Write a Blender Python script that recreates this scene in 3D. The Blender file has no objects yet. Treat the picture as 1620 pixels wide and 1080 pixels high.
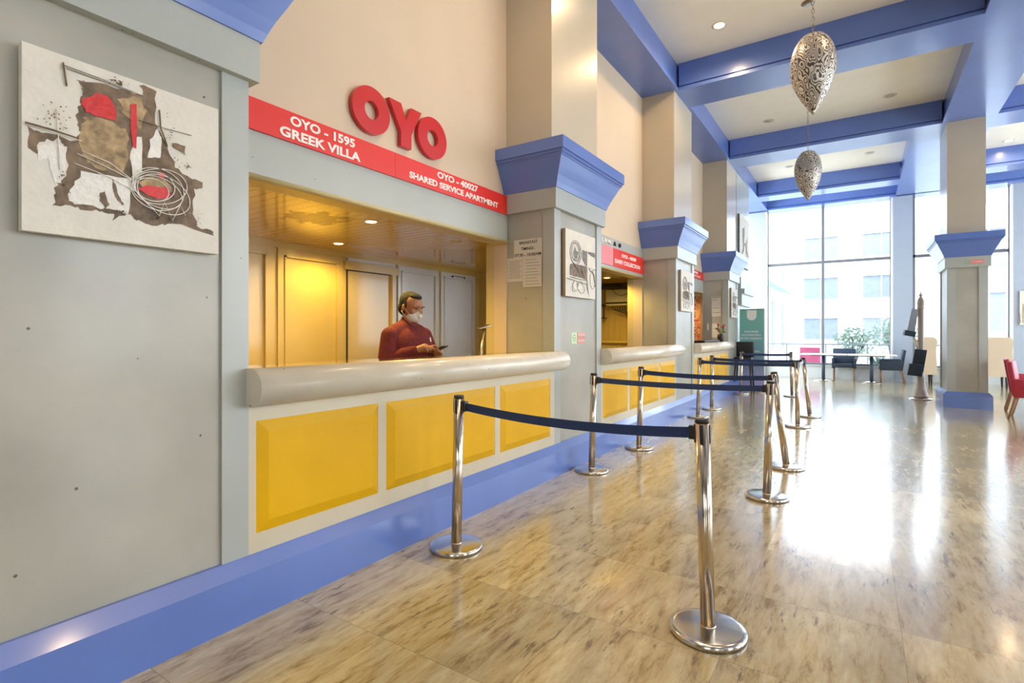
import bpy, bmesh, math, random
from mathutils import Vector, Matrix
random.seed(7)
S = bpy.context.scene
C = S.collection
PI = math.pi

# ---------------------------------------------------------------- camera, world, exposure
cam_d = bpy.data.cameras.new('camera')
cam = bpy.data.objects.new('camera', cam_d)
C.objects.link(cam)
S.camera = cam
cam.location = (0, 0, 1.33)
cam.rotation_euler = (PI / 2, 0, math.atan2(550, 834))
cam_d.sensor_width = 36
cam_d.lens = 36 * 834 / 1620
cam_d.shift_y = -12 / 1620
cam_d.clip_start = 0.05
cam_d.clip_end = 300
S.view_settings.view_transform = 'Standard'
S.view_settings.look = 'None'
S.view_settings.gamma = 1
S.view_settings.use_curve_mapping = False
S.view_settings.exposure = -0.22
S.cycles.use_denoising = True
S.cycles.sample_clamp_indirect = 6
S.cycles.max_bounces = 10
S.cycles.caustics_reflective = False
S.cycles.caustics_refractive = False

world = bpy.data.worlds.new('overcast_sky')
S.world = world
world.use_nodes = True
bgn = world.node_tree.nodes['Background']
bgn.inputs[0].default_value = (0.84, 0.92, 1.0, 1)
bgn.inputs[1].default_value = 11.0

def area_light(name, loc, rot, sx, sy, power, color):
    d = bpy.data.lights.new(name, 'AREA'); d.shape = 'RECTANGLE'; d.size = sx; d.size_y = sy
    d.energy = power; d.color = color
    o = bpy.data.objects.new(name, d); C.objects.link(o); o.location = loc; o.rotation_euler = rot
    return o
def spot_light(name, loc, power, color, angle=130, blend=0.8, size=0.05):
    d = bpy.data.lights.new(name, 'SPOT'); d.energy = power; d.color = color
    d.spot_size = math.radians(angle); d.spot_blend = blend; d.shadow_soft_size = size
    o = bpy.data.objects.new(name, d); C.objects.link(o); o.location = loc
    return o
WARM = (1.0, 0.72, 0.42)
GOLD = (1.0, 0.66, 0.14)

# ---------------------------------------------------------------- materials
def new_mat(name):
    m = bpy.data.materials.new(name); m.use_nodes = True
    return m, m.node_tree, m.node_tree.nodes['Principled BSDF']
def mat(name, col, rough=0.5, metal=0.0, coat=0.0, var=0.06, scale=3.0, stretch=(1, 1, 1), emit=0, bump=0.0, bscale=60, sheen=0.0):
    m, nt, b = new_mat(name)
    N, Lk = nt.nodes, nt.links
    b.inputs['Roughness'].default_value = rough
    b.inputs['Metallic'].default_value = metal
    b.inputs['Coat Weight'].default_value = coat
    b.inputs['Coat Roughness'].default_value = 0.12
    if sheen: b.inputs['Sheen Weight'].default_value = sheen
    g = N.new('ShaderNodeNewGeometry')
    mp = N.new('ShaderNodeMapping'); mp.inputs['Scale'].default_value = stretch
    Lk.new(g.outputs['Position'], mp.inputs['Vector'])
    no = N.new('ShaderNodeTexNoise'); no.inputs['Scale'].default_value = scale; no.inputs['Detail'].default_value = 5
    Lk.new(mp.outputs[0], no.inputs['Vector'])
    mr = N.new('ShaderNodeMapRange'); mr.inputs[1].default_value = 0.3; mr.inputs[2].default_value = 0.7
    mr.inputs[3].default_value = 1 - var; mr.inputs[4].default_value = 1 + var
    Lk.new(no.outputs['Fac'], mr.inputs[0])
    mx = N.new('ShaderNodeVectorMath'); mx.operation = 'MULTIPLY'; mx.inputs[0].default_value = col[:3]
    Lk.new(mr.outputs[0], mx.inputs[1])
    Lk.new(mx.outputs[0], b.inputs['Base Color'])
    if bump:
        n2 = N.new('ShaderNodeTexNoise'); n2.inputs['Scale'].default_value = bscale; n2.inputs['Detail'].default_value = 3
        Lk.new(mp.outputs[0], n2.inputs['Vector'])
        bp = N.new('ShaderNodeBump'); bp.inputs['Strength'].default_value = bump; bp.inputs['Distance'].default_value = 0.01
        Lk.new(n2.outputs['Fac'], bp.inputs['Height']); Lk.new(bp.outputs[0], b.inputs['Normal'])
    if emit:
        b.inputs['Emission Color'].default_value = (*col[:3], 1); b.inputs['Emission Strength'].default_value = emit
    return m
def speckle(m, thresh=0.74, scale=9.0, dark=(0.12, 0.09, 0.07)):
    # small chips and nail marks in paint
    nt = m.node_tree; N, Lk = nt.nodes, nt.links; b = N['Principled BSDF']
    src = b.inputs['Base Color'].links[0].from_socket
    g = N.new('ShaderNodeNewGeometry')
    vo = N.new('ShaderNodeTexVoronoi'); vo.inputs['Scale'].default_value = scale
    Lk.new(g.outputs['Position'], vo.inputs['Vector'])
    no = N.new('ShaderNodeTexNoise'); no.inputs['Scale'].default_value = 60
    Lk.new(g.outputs['Position'], no.inputs['Vector'])
    ad = N.new('ShaderNodeMath'); ad.operation = 'MULTIPLY_ADD'; ad.inputs[1].default_value = 0.04
    Lk.new(no.outputs['Fac'], ad.inputs[0]); Lk.new(vo.outputs['Distance'], ad.inputs[2])
    lt = N.new('ShaderNodeMath'); lt.operation = 'LESS_THAN'; lt.inputs[1].default_value = thresh
    Lk.new(ad.outputs[0], lt.inputs[0])
    mx = N.new('ShaderNodeMix'); mx.data_type = 'RGBA'
    mx.inputs[7].default_value = (*dark, 1)
    Lk.new(lt.outputs[0], mx.inputs[0]); Lk.new(src, mx.inputs[6]); Lk.new(mx.outputs[2], b.inputs['Base Color'])
    return m

M = {}
M['grey'] = speckle(mat('pillar_grey_paint', (0.41, 0.395, 0.335), 0.32, coat=0.2, var=0.11, scale=2.4, bump=0.02, bscale=8), 0.062, 7.0)
M['stile'] = speckle(mat('stile_grey_paint', (0.42, 0.445, 0.415), 0.35, coat=0.2, var=0.04, scale=2.0), 0.060, 9.0)
M['cream'] = mat('upper_wall_cream_plaster', (0.64, 0.52, 0.385), 0.7, var=0.04, scale=1.2)
M['beige'] = mat('shaft_beige_paint', (0.53, 0.455, 0.34), 0.32, coat=0.4, var=0.04, scale=1.2)
M['ceil'] = mat('ceiling_white_paint', (0.90, 0.86, 0.76), 0.8, var=0.02)
M['blue'] = mat('blue_gloss_paint', (0.115, 0.195, 0.53), 0.3, coat=0.35, var=0.06, scale=2.2, bump=0.03, bscale=5)
M['counter'] = mat('counter_cream_paint', (0.62, 0.545, 0.39), 0.38, coat=0.15, var=0.03)
M['roll'] = speckle(mat('worn_cream_gloss_paint', (0.66, 0.60, 0.48), 0.28, coat=0.4, var=0.07, scale=9, stretch=(1, .5, 1)), 0.075, 11.0)
M['yellow'] = mat('yellow_panel_paint', (0.76, 0.42, 0.0), 0.42, coat=0.0, var=0.07, scale=2.2)
M['alc'] = mat('alcove_lamp_tinted_paint', (0.56, 0.43, 0.16), 0.30, coat=0.4, var=0.05, scale=2)  # cream paint with the gold of the alcove lamps put into its colour
M['yellow'].node_tree.nodes['Principled BSDF'].inputs['Specular IOR Level'].default_value = 0.3
M['alcgrey'] = mat('alcove_silver_panel', (0.60, 0.62, 0.64), 0.28, coat=0.4, var=0.05, scale=3)
M['lip'] = mat('alcove_lip_cream', (0.56, 0.47, 0.24), 0.4, coat=0.2)
M['red'] = mat('red_sign_vinyl', (0.74, 0.03, 0.02), 0.35, var=0.02)
M['fadered'] = mat('faded_red_sign_vinyl', (0.78, 0.22, 0.24), 0.4, var=0.1, scale=2)
M['logored'] = mat('logo_red_acrylic', (0.56, 0.010, 0.012), 0.3, coat=0.3, var=0.02)
M['white'] = mat('white_vinyl', (0.85, 0.83, 0.80), 0.5, var=0.01)
M['paper'] = mat('paper', (0.66, 0.63, 0.55), 0.8, var=0.02)
M['ink'] = mat('black_ink', (0.02, 0.02, 0.02), 0.6, var=0)
M['greyink'] = mat('faded_ink', (0.22, 0.21, 0.18), 0.7, var=0)
M['steel'] = mat('brushed_stainless_steel', (0.60, 0.53, 0.44), 0.2, metal=1.0, var=0.0, scale=30, stretch=(1, 1, .05))
M['steelbase'] = mat('polished_stainless_steel_base', (0.62, 0.60, 0.57), 0.17, metal=1.0, var=0.0, scale=8)
M['black'] = mat('black_plastic', (0.014, 0.014, 0.016), 0.35, var=0.05)
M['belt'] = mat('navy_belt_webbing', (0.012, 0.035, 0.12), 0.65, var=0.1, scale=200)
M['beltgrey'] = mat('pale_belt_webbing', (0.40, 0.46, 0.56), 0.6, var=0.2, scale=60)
M['glassy'] = mat('dark_stone_worktop', (0.10, 0.08, 0.06), 0.06, coat=0.5, var=0.1, scale=12)
M['lamp'] = mat('lamp_diffuser', (1.0, 0.74, 0.30), 0.4, var=0, emit=9)
M['offlamp'] = mat('unlit_lamp_diffuser', (0.55, 0.50, 0.42), 0.5, var=0)
M['trimwhite'] = mat('lamp_trim_ring', (0.7, 0.66, 0.58), 0.4, var=0)
M['navyfab'] = mat('navy_leatherette', (0.03, 0.05, 0.085), 0.5, var=0.08, scale=6)
M['redfab'] = mat('crimson_leatherette', (0.42, 0.03, 0.06), 0.45, var=0.08, scale=6)
M['pinkfab'] = mat('pink_leatherette', (0.60, 0.10, 0.20), 0.5, var=0.05)
M['beigefab'] = mat('beige_upholstery', (0.62, 0.50, 0.36), 0.7, var=0.05)
M['wood'] = mat('light_wood_leg', (0.34, 0.20, 0.11), 0.45, var=0.2, scale=12, stretch=(3, 3, .4))
M['darkwood'] = mat('dark_wood', (0.035, 0.022, 0.02), 0.4, var=0.15, scale=9)
M['frame'] = mat('grey_window_aluminium', (0.22, 0.23, 0.25), 0.45, metal=0.3, var=0.03)
M['pier'] = mat('pier_blue_grey_paint', (0.36, 0.42, 0.50), 0.5, var=0.03)
M['sillp'] = mat('sill_pale_paint', (0.60, 0.64, 0.66), 0.5, var=0.03)
M['canvas'] = mat('canvas_white_paint', (0.70, 0.67, 0.60), 0.75, var=0.05, scale=9, bump=0.25, bscale=40)
M['canvasedge'] = mat('canvas_raw_edge', (0.36, 0.25, 0.16), 0.8, var=0.08)
M['umber'] = mat('umber_paint', (0.17, 0.115, 0.07), 0.6, var=0.5, scale=22, bump=0.3, bscale=50)
M['tan'] = mat('tan_paint', (0.36, 0.25, 0.13), 0.6, var=0.5, scale=30)
M['redpaint'] = mat('scarlet_impasto', (0.60, 0.02, 0.02), 0.4, var=0.15, scale=40, bump=0.3)
M['greypaint'] = mat('grey_paint_strokes', (0.16, 0.15, 0.14), 0.6, var=0.5, scale=30)
M['impasto'] = mat('white_impasto', (0.78, 0.76, 0.71), 0.6, var=0.06, scale=30, bump=0.5, bscale=60)
M['pendant'] = None
M['chain'] = mat('aged_brass_chain', (0.32, 0.26, 0.19), 0.35, metal=0.9, var=0.1)
M['post'] = mat('cream_post_paint', (0.46, 0.40, 0.36), 0.5, var=0.05)
M['skin'] = mat('skin', (0.34, 0.14, 0.06), 0.5, var=0.06, scale=12)
M['sweater'] = mat('maroon_knit', (0.125, 0.010, 0.008), 0.9, var=0.25, scale=40, bump=0.4, bscale=100)
M['hair'] = mat('black_grey_hair', (0.010, 0.010, 0.011), 0.85, var=0.5, scale=70, bump=0.5, bscale=90)
M['trouser'] = mat('dark_trouser_cloth', (0.03, 0.03, 0.04), 0.8)
M['mask'] = mat('pale_face_mask', (0.62, 0.60, 0.54), 0.8, var=0.03)
M['acbox'] = mat('ac_cream_plastic', (0.70, 0.68, 0.50), 0.45, var=0.02)
M['leaf'] = mat('leaf_green', (0.08, 0.16, 0.07), 0.6, var=0.3)
M['outleaf'] = mat('outdoor_leaf', (0.22, 0.30, 0.22), 0.7, var=0.3)
M['bld'] = mat('pale_building_render', (0.74, 0.77, 0.79), 0.8, var=0.02)
M['bldwin'] = mat('building_window', (0.19, 0.215, 0.24), 0.6, var=0.1)
M['ground'] = mat('terrace_paving', (0.5, 0.52, 0.54), 0.7)
M['awning'] = mat('pale_green_awning', (0.35, 0.55, 0.50), 0.7)
M['banner'] = None
M['purple'] = mat('lilac_print', (0.42, 0.40, 0.72), 0.5)
M['greenprint'] = mat('green_print', (0.10, 0.42, 0.12), 0.6)
M['salmon'] = mat('salmon_print', (0.80, 0.25, 0.20), 0.6)
M['palegreen'] = mat('pale_green_sticker', (0.62, 0.72, 0.50), 0.6)

def floor_mat():
    m, nt, b = new_mat('travertine_floor_tiles'); N, Lk = nt.nodes, nt.links
    g = N.new('ShaderNodeNewGeometry')
    def math_(op, a, bb=None):
        n = N.new('ShaderNodeMath'); n.operation = op
        for i, v in enumerate((a, bb)):
            if v is None: continue
            if isinstance(v, (int, float)): n.inputs[i].default_value = v
            else: Lk.new(v, n.inputs[i])
        return n.outputs[0]
    sp = N.new('ShaderNodeSeparateXYZ'); Lk.new(g.outputs['Position'], sp.inputs[0])
    TX, TY = 0.635, 0.655
    ty = math_('DIVIDE', math_('SUBTRACT', sp.outputs['Y'], 2.27), TY)
    iy = math_('FLOOR', ty); fy = math_('FRACT', ty)
    tx = math_('DIVIDE', math_('SUBTRACT', sp.outputs['X'], 0.155), TX)
    ix = math_('FLOOR', tx); fx = math_('FRACT', tx)
    cv = N.new('ShaderNodeCombineXYZ'); Lk.new(ix, cv.inputs[0]); Lk.new(iy, cv.inputs[1])
    wn = N.new('ShaderNodeTexWhiteNoise'); wn.noise_dimensions = '2D'; Lk.new(cv.outputs[0], wn.inputs['Vector'])
    ex = math_('ABSOLUTE', math_('SUBTRACT', fx, 0.5)); ey = math_('ABSOLUTE', math_('SUBTRACT', fy, 0.5))
    mxx = math_('MAXIMUM', ex, ey)
    gr = math_('GREATER_THAN', mxx, 0.4975)
    # veins: offset per tile, stretched along Y
    off = N.new('ShaderNodeVectorMath'); off.operation = 'SCALE'; off.inputs[3].default_value = 9.0
    Lk.new(wn.outputs['Color'], off.inputs[0])
    ad = N.new('ShaderNodeVectorMath'); ad.operation = 'ADD'; Lk.new(g.outputs['Position'], ad.inputs[0]); Lk.new(off.outputs[0], ad.inputs[1])
    mp = N.new('ShaderNodeMapping'); mp.inputs['Scale'].default_value = (2.9, 0.6, 1); mp.inputs['Rotation'].default_value = (0, 0, 0.12)
    Lk.new(ad.outputs[0], mp.inputs[0])
    n1 = N.new('ShaderNodeTexNoise'); n1.inputs['Scale'].default_value = 6.5; n1.inputs['Detail'].default_value = 12; n1.inputs['Roughness'].default_value = 0.72; n1.inputs['Distortion'].default_value = 0.3
    Lk.new(mp.outputs[0], n1.inputs['Vector'])
    cr = N.new('ShaderNodeValToRGB'); e = cr.color_ramp.elements
    e[0].position = 0.28; e[0].color = (0.13, 0.085, 0.035, 1)
    e[1].position = 0.68; e[1].color = (0.54, 0.48, 0.31, 1)
    for p, c in ((0.38, (0.27, 0.195, 0.085)), (0.47, (0.41, 0.335, 0.18))):
        q = cr.color_ramp.elements.new(p); q.color = (*c, 1)
    Lk.new(n1.outputs['Fac'], cr.inputs[0])
    # fine dark dashes
    mp2 = N.new('ShaderNodeMapping'); mp2.inputs['Scale'].default_value = (10, 1.8, 1); mp2.inputs['Rotation'].default_value = (0, 0, 0.15)
    Lk.new(ad.outputs[0], mp2.inputs[0])
    n2 = N.new('ShaderNodeTexNoise'); n2.inputs['Scale'].default_value = 3.4; n2.inputs['Detail'].default_value = 6; n2.inputs['Roughness'].default_value = 0.7
    Lk.new(mp2.outputs[0], n2.inputs['Vector'])
    n3 = N.new('ShaderNodeTexNoise'); n3.inputs['Scale'].default_value = 2.2; Lk.new(ad.outputs[0], n3.inputs['Vector'])
    ms = N.new('ShaderNodeMapRange'); ms.inputs[1].default_value = 0.55; ms.inputs[2].default_value = 0.64; Lk.new(n2.outputs['Fac'], ms.inputs[0])
    ms2 = N.new('ShaderNodeMapRange'); ms2.inputs[1].default_value = 0.48; ms2.inputs[2].default_value = 0.60; Lk.new(n3.outputs['Fac'], ms2.inputs[0])
    dk = math_('MULTIPLY', math_('MULTIPLY', ms.outputs[0], ms2.outputs[0]), 0.85)
    mx = N.new('ShaderNodeMix'); mx.data_type = 'RGBA'; Lk.new(dk, mx.inputs[0]); Lk.new(cr.outputs[0], mx.inputs[6]); mx.inputs[7].default_value = (0.11, 0.075, 0.045, 1)
    # per tile tone
    tv = math_('ADD', math_('MULTIPLY', wn.outputs['Value'], 0.34), 0.84)
    mpb = N.new('ShaderNodeMapping'); mpb.inputs['Scale'].default_value = (2.2, 0.8, 1); Lk.new(ad.outputs[0], mpb.inputs[0])
    nb = N.new('ShaderNodeTexNoise'); nb.inputs['Scale'].default_value = 1.6; nb.inputs['Detail'].default_value = 3; nb.inputs['Distortion'].default_value = 0.6; Lk.new(mpb.outputs[0], nb.inputs['Vector'])
    tv = math_('MULTIPLY', tv, math_('ADD', math_('MULTIPLY', nb.outputs['Fac'], 0.8), 0.6))
    vm = N.new('ShaderNodeVectorMath'); vm.operation = 'SCALE'; Lk.new(mx.outputs[2], vm.inputs[0]); Lk.new(tv, vm.inputs[3])
    m3 = N.new('ShaderNodeMix'); m3.data_type = 'RGBA'; Lk.new(math_('MULTIPLY', gr, 0.6), m3.inputs[0]); Lk.new(vm.outputs[0], m3.inputs[6]); m3.inputs[7].default_value = (0.16, 0.11, 0.07, 1)
    Lk.new(m3.outputs[2], b.inputs['Base Color'])
    rr = N.new('ShaderNodeMapRange'); rr.inputs[3].default_value = 0.14; rr.inputs[4].default_value = 0.28; Lk.new(n1.outputs['Fac'], rr.inputs[0])
    Lk.new(rr.outputs[0], b.inputs['Roughness'])
    b.inputs['IOR'].default_value = 1.6
    b.inputs['Coat Weight'].default_value = 0.7; b.inputs['Coat Roughness'].default_value = 0.12
    bp = N.new('ShaderNodeBump'); bp.inputs['Strength'].default_value = 0.10; bp.inputs['Distance'].default_value = 0.004
    Lk.new(n1.outputs['Fac'], bp.inputs['Height']); Lk.new(bp.outputs[0], b.inputs['Normal'])
    return m
M['floor'] = floor_mat()

def plank_mat():
    m, nt, b = new_mat('alcove_plank_ceiling'); N, Lk = nt.nodes, nt.links
    g = N.new('ShaderNodeNewGeometry'); sp = N.new('ShaderNodeSeparateXYZ'); Lk.new(g.outputs['Position'], sp.inputs[0])
    fr = N.new('ShaderNodeMath'); fr.operation = 'DIVIDE'; fr.inputs[1].default_value = 0.095; Lk.new(sp.outputs['Y'], fr.inputs[0])
    f2 = N.new('ShaderNodeMath'); f2.operation = 'FRACT'; Lk.new(fr.outputs[0], f2.inputs[0])
    lt = N.new('ShaderNodeMath'); lt.operation = 'LESS_THAN'; lt.inputs[1].default_value = 0.10; Lk.new(f2.outputs[0], lt.inputs[0])
    # stained patch where paint has peeled
    vs = N.new('ShaderNodeVectorMath'); vs.operation = 'DISTANCE'; vs.inputs[1].default_value = (-3.60, 2.64, 2.25)
    Lk.new(g.outputs['Position'], vs.inputs[0])
    no = N.new('ShaderNodeTexNoise'); no.inputs['Scale'].default_value = 9; no.inputs['Detail'].default_value = 6; Lk.new(g.outputs['Position'], no.inputs['Vector'])
    ad = N.new('ShaderNodeMath'); ad.operation = 'MULTIPLY_ADD'; ad.inputs[1].default_value = 0.55; Lk.new(no.outputs['Fac'], ad.inputs[0]); Lk.new(vs.outputs['Value'], ad.inputs[2])
    mr = N.new('ShaderNodeMapRange'); mr.inputs[1].default_value = 0.47; mr.inputs[2].default_value = 0.51; mr.inputs[3].default_value = 1; mr.inputs[4].default_value = 0
    Lk.new(ad.outputs[0], mr.inputs[0])
    m1 = N.new('ShaderNodeMix'); m1.data_type = 'RGBA'; m1.inputs[6].default_value = (0.58, 0.38, 0.07, 1); m1.inputs[7].default_value = (0.26, 0.16, 0.04, 1); Lk.new(mr.outputs[0], m1.inputs[0])  # pale planks: gold lamp bounce put into the base colour, brown for the stain
    m2 = N.new('ShaderNodeMix'); m2.data_type = 'RGBA'; Lk.new(lt.outputs[0], m2.inputs[0]); Lk.new(m1.outputs[2], m2.inputs[6]); m2.inputs[7].default_value = (0.10, 0.07, 0.03, 1)
    Lk.new(m2.outputs[2], b.inputs['Base Color']); b.inputs['Roughness'].default_value = 0.2
    gl = N.new('ShaderNodeMapRange'); gl.inputs[3].default_value = 0.5; gl.inputs[4].default_value = 0.15; Lk.new(mr.outputs[0], gl.inputs[0])
    Lk.new(gl.outputs[0], b.inputs['Coat Weight']); Lk.new(gl.outputs[0], b.inputs['Specular IOR Level'])
    return m
M['plank'] = plank_mat()

def pendant_mat():
    # pierced lantern metal: worm-like pattern of punched slots
    m, nt, b = new_mat('pierced_lantern_metal'); N, Lk = nt.nodes, nt.links
    tc = N.new('ShaderNodeTexCoord')
    no = N.new('ShaderNodeTexNoise'); no.inputs['Scale'].default_value = 6; Lk.new(tc.outputs['Object'], no.inputs['Vector'])
    vo = N.new('ShaderNodeTexNoise'); vo.inputs['Scale'].default_value = 11; vo.inputs['Detail'].default_value = 1
    mp = N.new('ShaderNodeMapping'); mp.inputs['Scale'].default_value = (1, 1, 0.55); Lk.new(tc.outputs['Object'], mp.inputs[0])
    Lk.new(mp.outputs[0], vo.inputs['Vector'])
    wv = N.new('ShaderNodeMath'); wv.operation = 'MULTIPLY'; wv.inputs[1].default_value = 75; Lk.new(vo.outputs['Fac'], wv.inputs[0])
    sn = N.new('ShaderNodeMath'); sn.operation = 'SINE'; Lk.new(wv.outputs[0], sn.inputs[0])
    gt = N.new('ShaderNodeMapRange'); gt.inputs[1].default_value = -0.35; gt.inputs[2].default_value = 0.15; Lk.new(sn.outputs[0], gt.inputs[0])
    mx = N.new('ShaderNodeMix'); mx.data_type = 'RGBA'; mx.inputs[6].default_value = (0.10, 0.085, 0.07, 1); mx.inputs[7].default_value = (0.72, 0.66, 0.58, 1)
    Lk.new(gt.outputs[0], mx.inputs[0]); Lk.new(mx.outputs[2], b.inputs['Base Color'])
    b.inputs['Metallic'].default_value = 0.35; b.inputs['Roughness'].default_value = 0.35
    bp = N.new('ShaderNodeBump'); bp.inputs['Strength'].default_value = 0.8; bp.inputs['Distance'].default_value = 0.01; Lk.new(gt.outputs[0], bp.inputs['Height']); Lk.new(bp.outputs[0], b.inputs['Normal'])
    return m
M['pendant'] = pendant_mat()

def banner_mat():
    m, nt, b = new_mat('banner_green_print'); N, Lk = nt.nodes, nt.links
    tc = N.new('ShaderNodeTexCoord'); sp = N.new('ShaderNodeSeparateXYZ'); Lk.new(tc.outputs['Generated'], sp.inputs[0])
    cr = N.new('ShaderNodeValToRGB'); e = cr.color_ramp.elements
    e[0].position = 0.12; e[0].color = (0.50, 0.46, 0.80, 1); e[1].position = 0.95; e[1].color = (0.20, 0.52, 0.42, 1)
    q = e.new(0.30); q.color = (0.22, 0.36, 0.50, 1); q = e.new(0.6); q.color = (0.20, 0.48, 0.50, 1)
    Lk.new(sp.outputs['Z'], cr.inputs[0]); Lk.new(cr.outputs[0], b.inputs['Base Color']); b.inputs['Roughness'].default_value = 0.5
    return m
M['banner'] = banner_mat()

def rug_mat():
    m, nt, b = new_mat('red_gold_damask_fabric'); N, Lk = nt.nodes, nt.links
    g = N.new('ShaderNodeNewGeometry'); vo = N.new('ShaderNodeTexVoronoi'); vo.inputs['Scale'].default_value = 14; Lk.new(g.outputs['Position'], vo.inputs['Vector'])
    cr = N.new('ShaderNodeValToRGB'); cr.color_ramp.interpolation = 'CONSTANT'; e = cr.color_ramp.elements
    e[0].color = (0.55, 0.40, 0.20, 1); e[1].position = 0.55; e[1].color = (0.60, 0.32, 0.10, 1); q = e.new(0.3); q.color = (0.42, 0.05, 0.02, 1)
    Lk.new(vo.outputs['Distance'], cr.inputs[0]); Lk.new(cr.outputs[0], b.inputs['Base Color'])
    return m
M['rug'] = rug_mat()

def glass_mat():
    m, nt, b = new_mat('clear_window_glass'); N, Lk = nt.nodes, nt.links
    N.remove(b); out = [n for n in N if n.type == 'OUTPUT_MATERIAL'][0]
    tr = N.new('ShaderNodeBsdfTransparent'); tr.inputs[0].default_value = (0.97, 0.985, 1, 1)
    gl = N.new('ShaderNodeBsdfGlossy'); gl.inputs['Roughness'].default_value = 0.02
    fr = N.new('ShaderNodeFresnel'); fr.inputs[0].default_value = 1.25
    mx = N.new('ShaderNodeMixShader'); Lk.new(fr.outputs[0], mx.inputs[0]); Lk.new(tr.outputs[0], mx.inputs[1]); Lk.new(gl.outputs[0], mx.inputs[2]); Lk.new(mx.outputs[0], out.inputs[0])
    return m
M['glass'] = glass_mat()

# ---------------------------------------------------------------- mesh helpers
class MB:
    def __init__(s): s.v = []; s.f = []; s.sm = []
    def add(s, v, f, smooth=False):
        o = len(s.v); s.v += [tuple(p) for p in v]
        for q in f: s.f.append([i + o for i in q]); s.sm.append(smooth)
        return s
    def box(s, x0, x1, y0, y1, z0, z1, bev=0.0):
        if bev <= 0:
            v = [(x, y, z) for z in (z0, z1) for y in (y0, y1) for x in (x0, x1)]
            return s.add(v, [(0, 2, 3, 1), (4, 5, 7, 6), (0, 1, 5, 4), (2, 6, 7, 3), (0, 4, 6, 2), (1, 3, 7, 5)])
        bm = bmesh.new(); bmesh.ops.create_cube(bm, size=1)
        for w in bm.verts: w.co = Vector(((x0 + x1) / 2 + w.co.x * (x1 - x0), (y0 + y1) / 2 + w.co.y * (y1 - y0), (z0 + z1) / 2 + w.co.z * (z1 - z0)))
        bmesh.ops.bevel(bm, geom=bm.edges[:] , offset=bev, segments=3, affect='EDGES', profile=0.5)
        return s.bm(bm, True)
    def bm(s, bm, smooth=False):
        bm.verts.ensure_lookup_table(); 
        for i, w in enumerate(bm.verts): w.index = i
        s.add([w.co[:] for w in bm.verts], [[w.index for w in f.verts] for f in bm.faces], smooth); bm.free(); return s
    def rbox(s, c, size, rot=(0, 0, 0), bev=0.0):
        t = MB(); a = [d / 2 for d in size]; t.box(-a[0], a[0], -a[1], a[1], -a[2], a[2], bev)
        from mathutils import Euler
        R = Euler(rot).to_matrix()
        vs = [tuple(R @ Vector(p) + Vector(c)) for p in t.v]
        s.add(vs, t.f, bev > 0); return s
    def rings(s, rings, smooth=True, cap=True, closed=True):
        n = len(rings[0]); v = [p for r in rings for p in r]; f = []
        for k in range(len(rings) - 1):
            for i in range(n if closed else n - 1):
                j = (i + 1) % n; f.append((k * n + i, k * n + j, (k + 1) * n + j, (k + 1) * n + i))
        s.add(v, f, smooth)
        if cap:
            s.add(rings[0], [tuple(range(n))[::-1]], False); s.add(rings[-1], [tuple(range(n))], False)
        return s
    def lathe(s, prof, c=(0, 0, 0), n=32, smooth=True, cap=True):
        rs = [[(c[0] + r * math.cos(2 * PI * i / n), c[1] + r * math.sin(2 * PI * i / n), c[2] + z) for i in range(n)] for r, z in prof]
        return s.rings(rs, smooth, cap)
    def cone(s, a, b, ra, rb, n=16, smooth=True, round_=False):
        a, b = Vector(a), Vector(b); d = (b - a); L = d.length; d.normalize()
        up = Vector((0, 0, 1)) if abs(d.z) < 0.9 else Vector((1, 0, 0))
        u = d.cross(up).normalized(); w = d.cross(u)
        st = []
        if round_:
            for k in range(5): t = PI / 2 * k / 5 + 0.05; st.append((-ra * math.cos(t), ra * math.sin(t)))
        st += [(0, ra), (L, rb)]
        if round_:
            for k in range(4, -1, -1): t = PI / 2 * k / 5 + 0.05; st.append((L + rb * math.cos(t), rb * math.sin(t)))
        rs = [[tuple(a + d * h + (u * math.cos(2 * PI * i / n) + w * math.sin(2 * PI * i / n)) * r) for i in range(n)] for h, r in st]
        return s.rings(rs, smooth)
    def tube(s, pts, r, n=6, smooth=True):
        P = [Vector(p) for p in pts]; rs = []
        for k, p in enumerate(P):
            d = (P[min(k + 1, len(P) - 1)] - P[max(k - 1, 0)]).normalized()
            up = Vector((0, 0, 1)) if abs(d.z) < 0.9 else Vector((1, 0, 0))
            u = d.cross(up).normalized(); w = d.cross(u)
            rs.append([tuple(p + (u * math.cos(2 * PI * i / n) + w * math.sin(2 * PI * i / n)) * r) for i in range(n)])
        return s.rings(rs, smooth)
    def ell(s, c, r, rot=(0, 0, 0), n=20, m=14):
        from mathutils import Euler
        R = Euler(rot).to_matrix(); rs = []
        for k in range(m + 1):
            t = -PI / 2 + PI * k / m; t = max(-PI / 2 + 0.03, min(PI / 2 - 0.03, t))
            rs.append([tuple(R @ Vector((r[0] * math.cos(t) * math.cos(2 * PI * i / n), r[1] * math.cos(t) * math.sin(2 * PI * i / n), r[2] * math.sin(t))) + Vector(c)) for i in range(n)])
        return s.rings(rs, True)
    def prism_yz(s, pts, x0, x1, smooth=False):   # polygon in the Y-Z plane extruded along X
        return s.rings([[(x0, y, z) for y, z in pts], [(x1, y, z) for y, z in pts]], smooth)
    def prism_xz(s, pts, y0, y1, smooth=False):
        return s.rings([[(x, y0, z) for x, z in pts], [(x, y1, z) for x, z in pts]], smooth)
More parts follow.
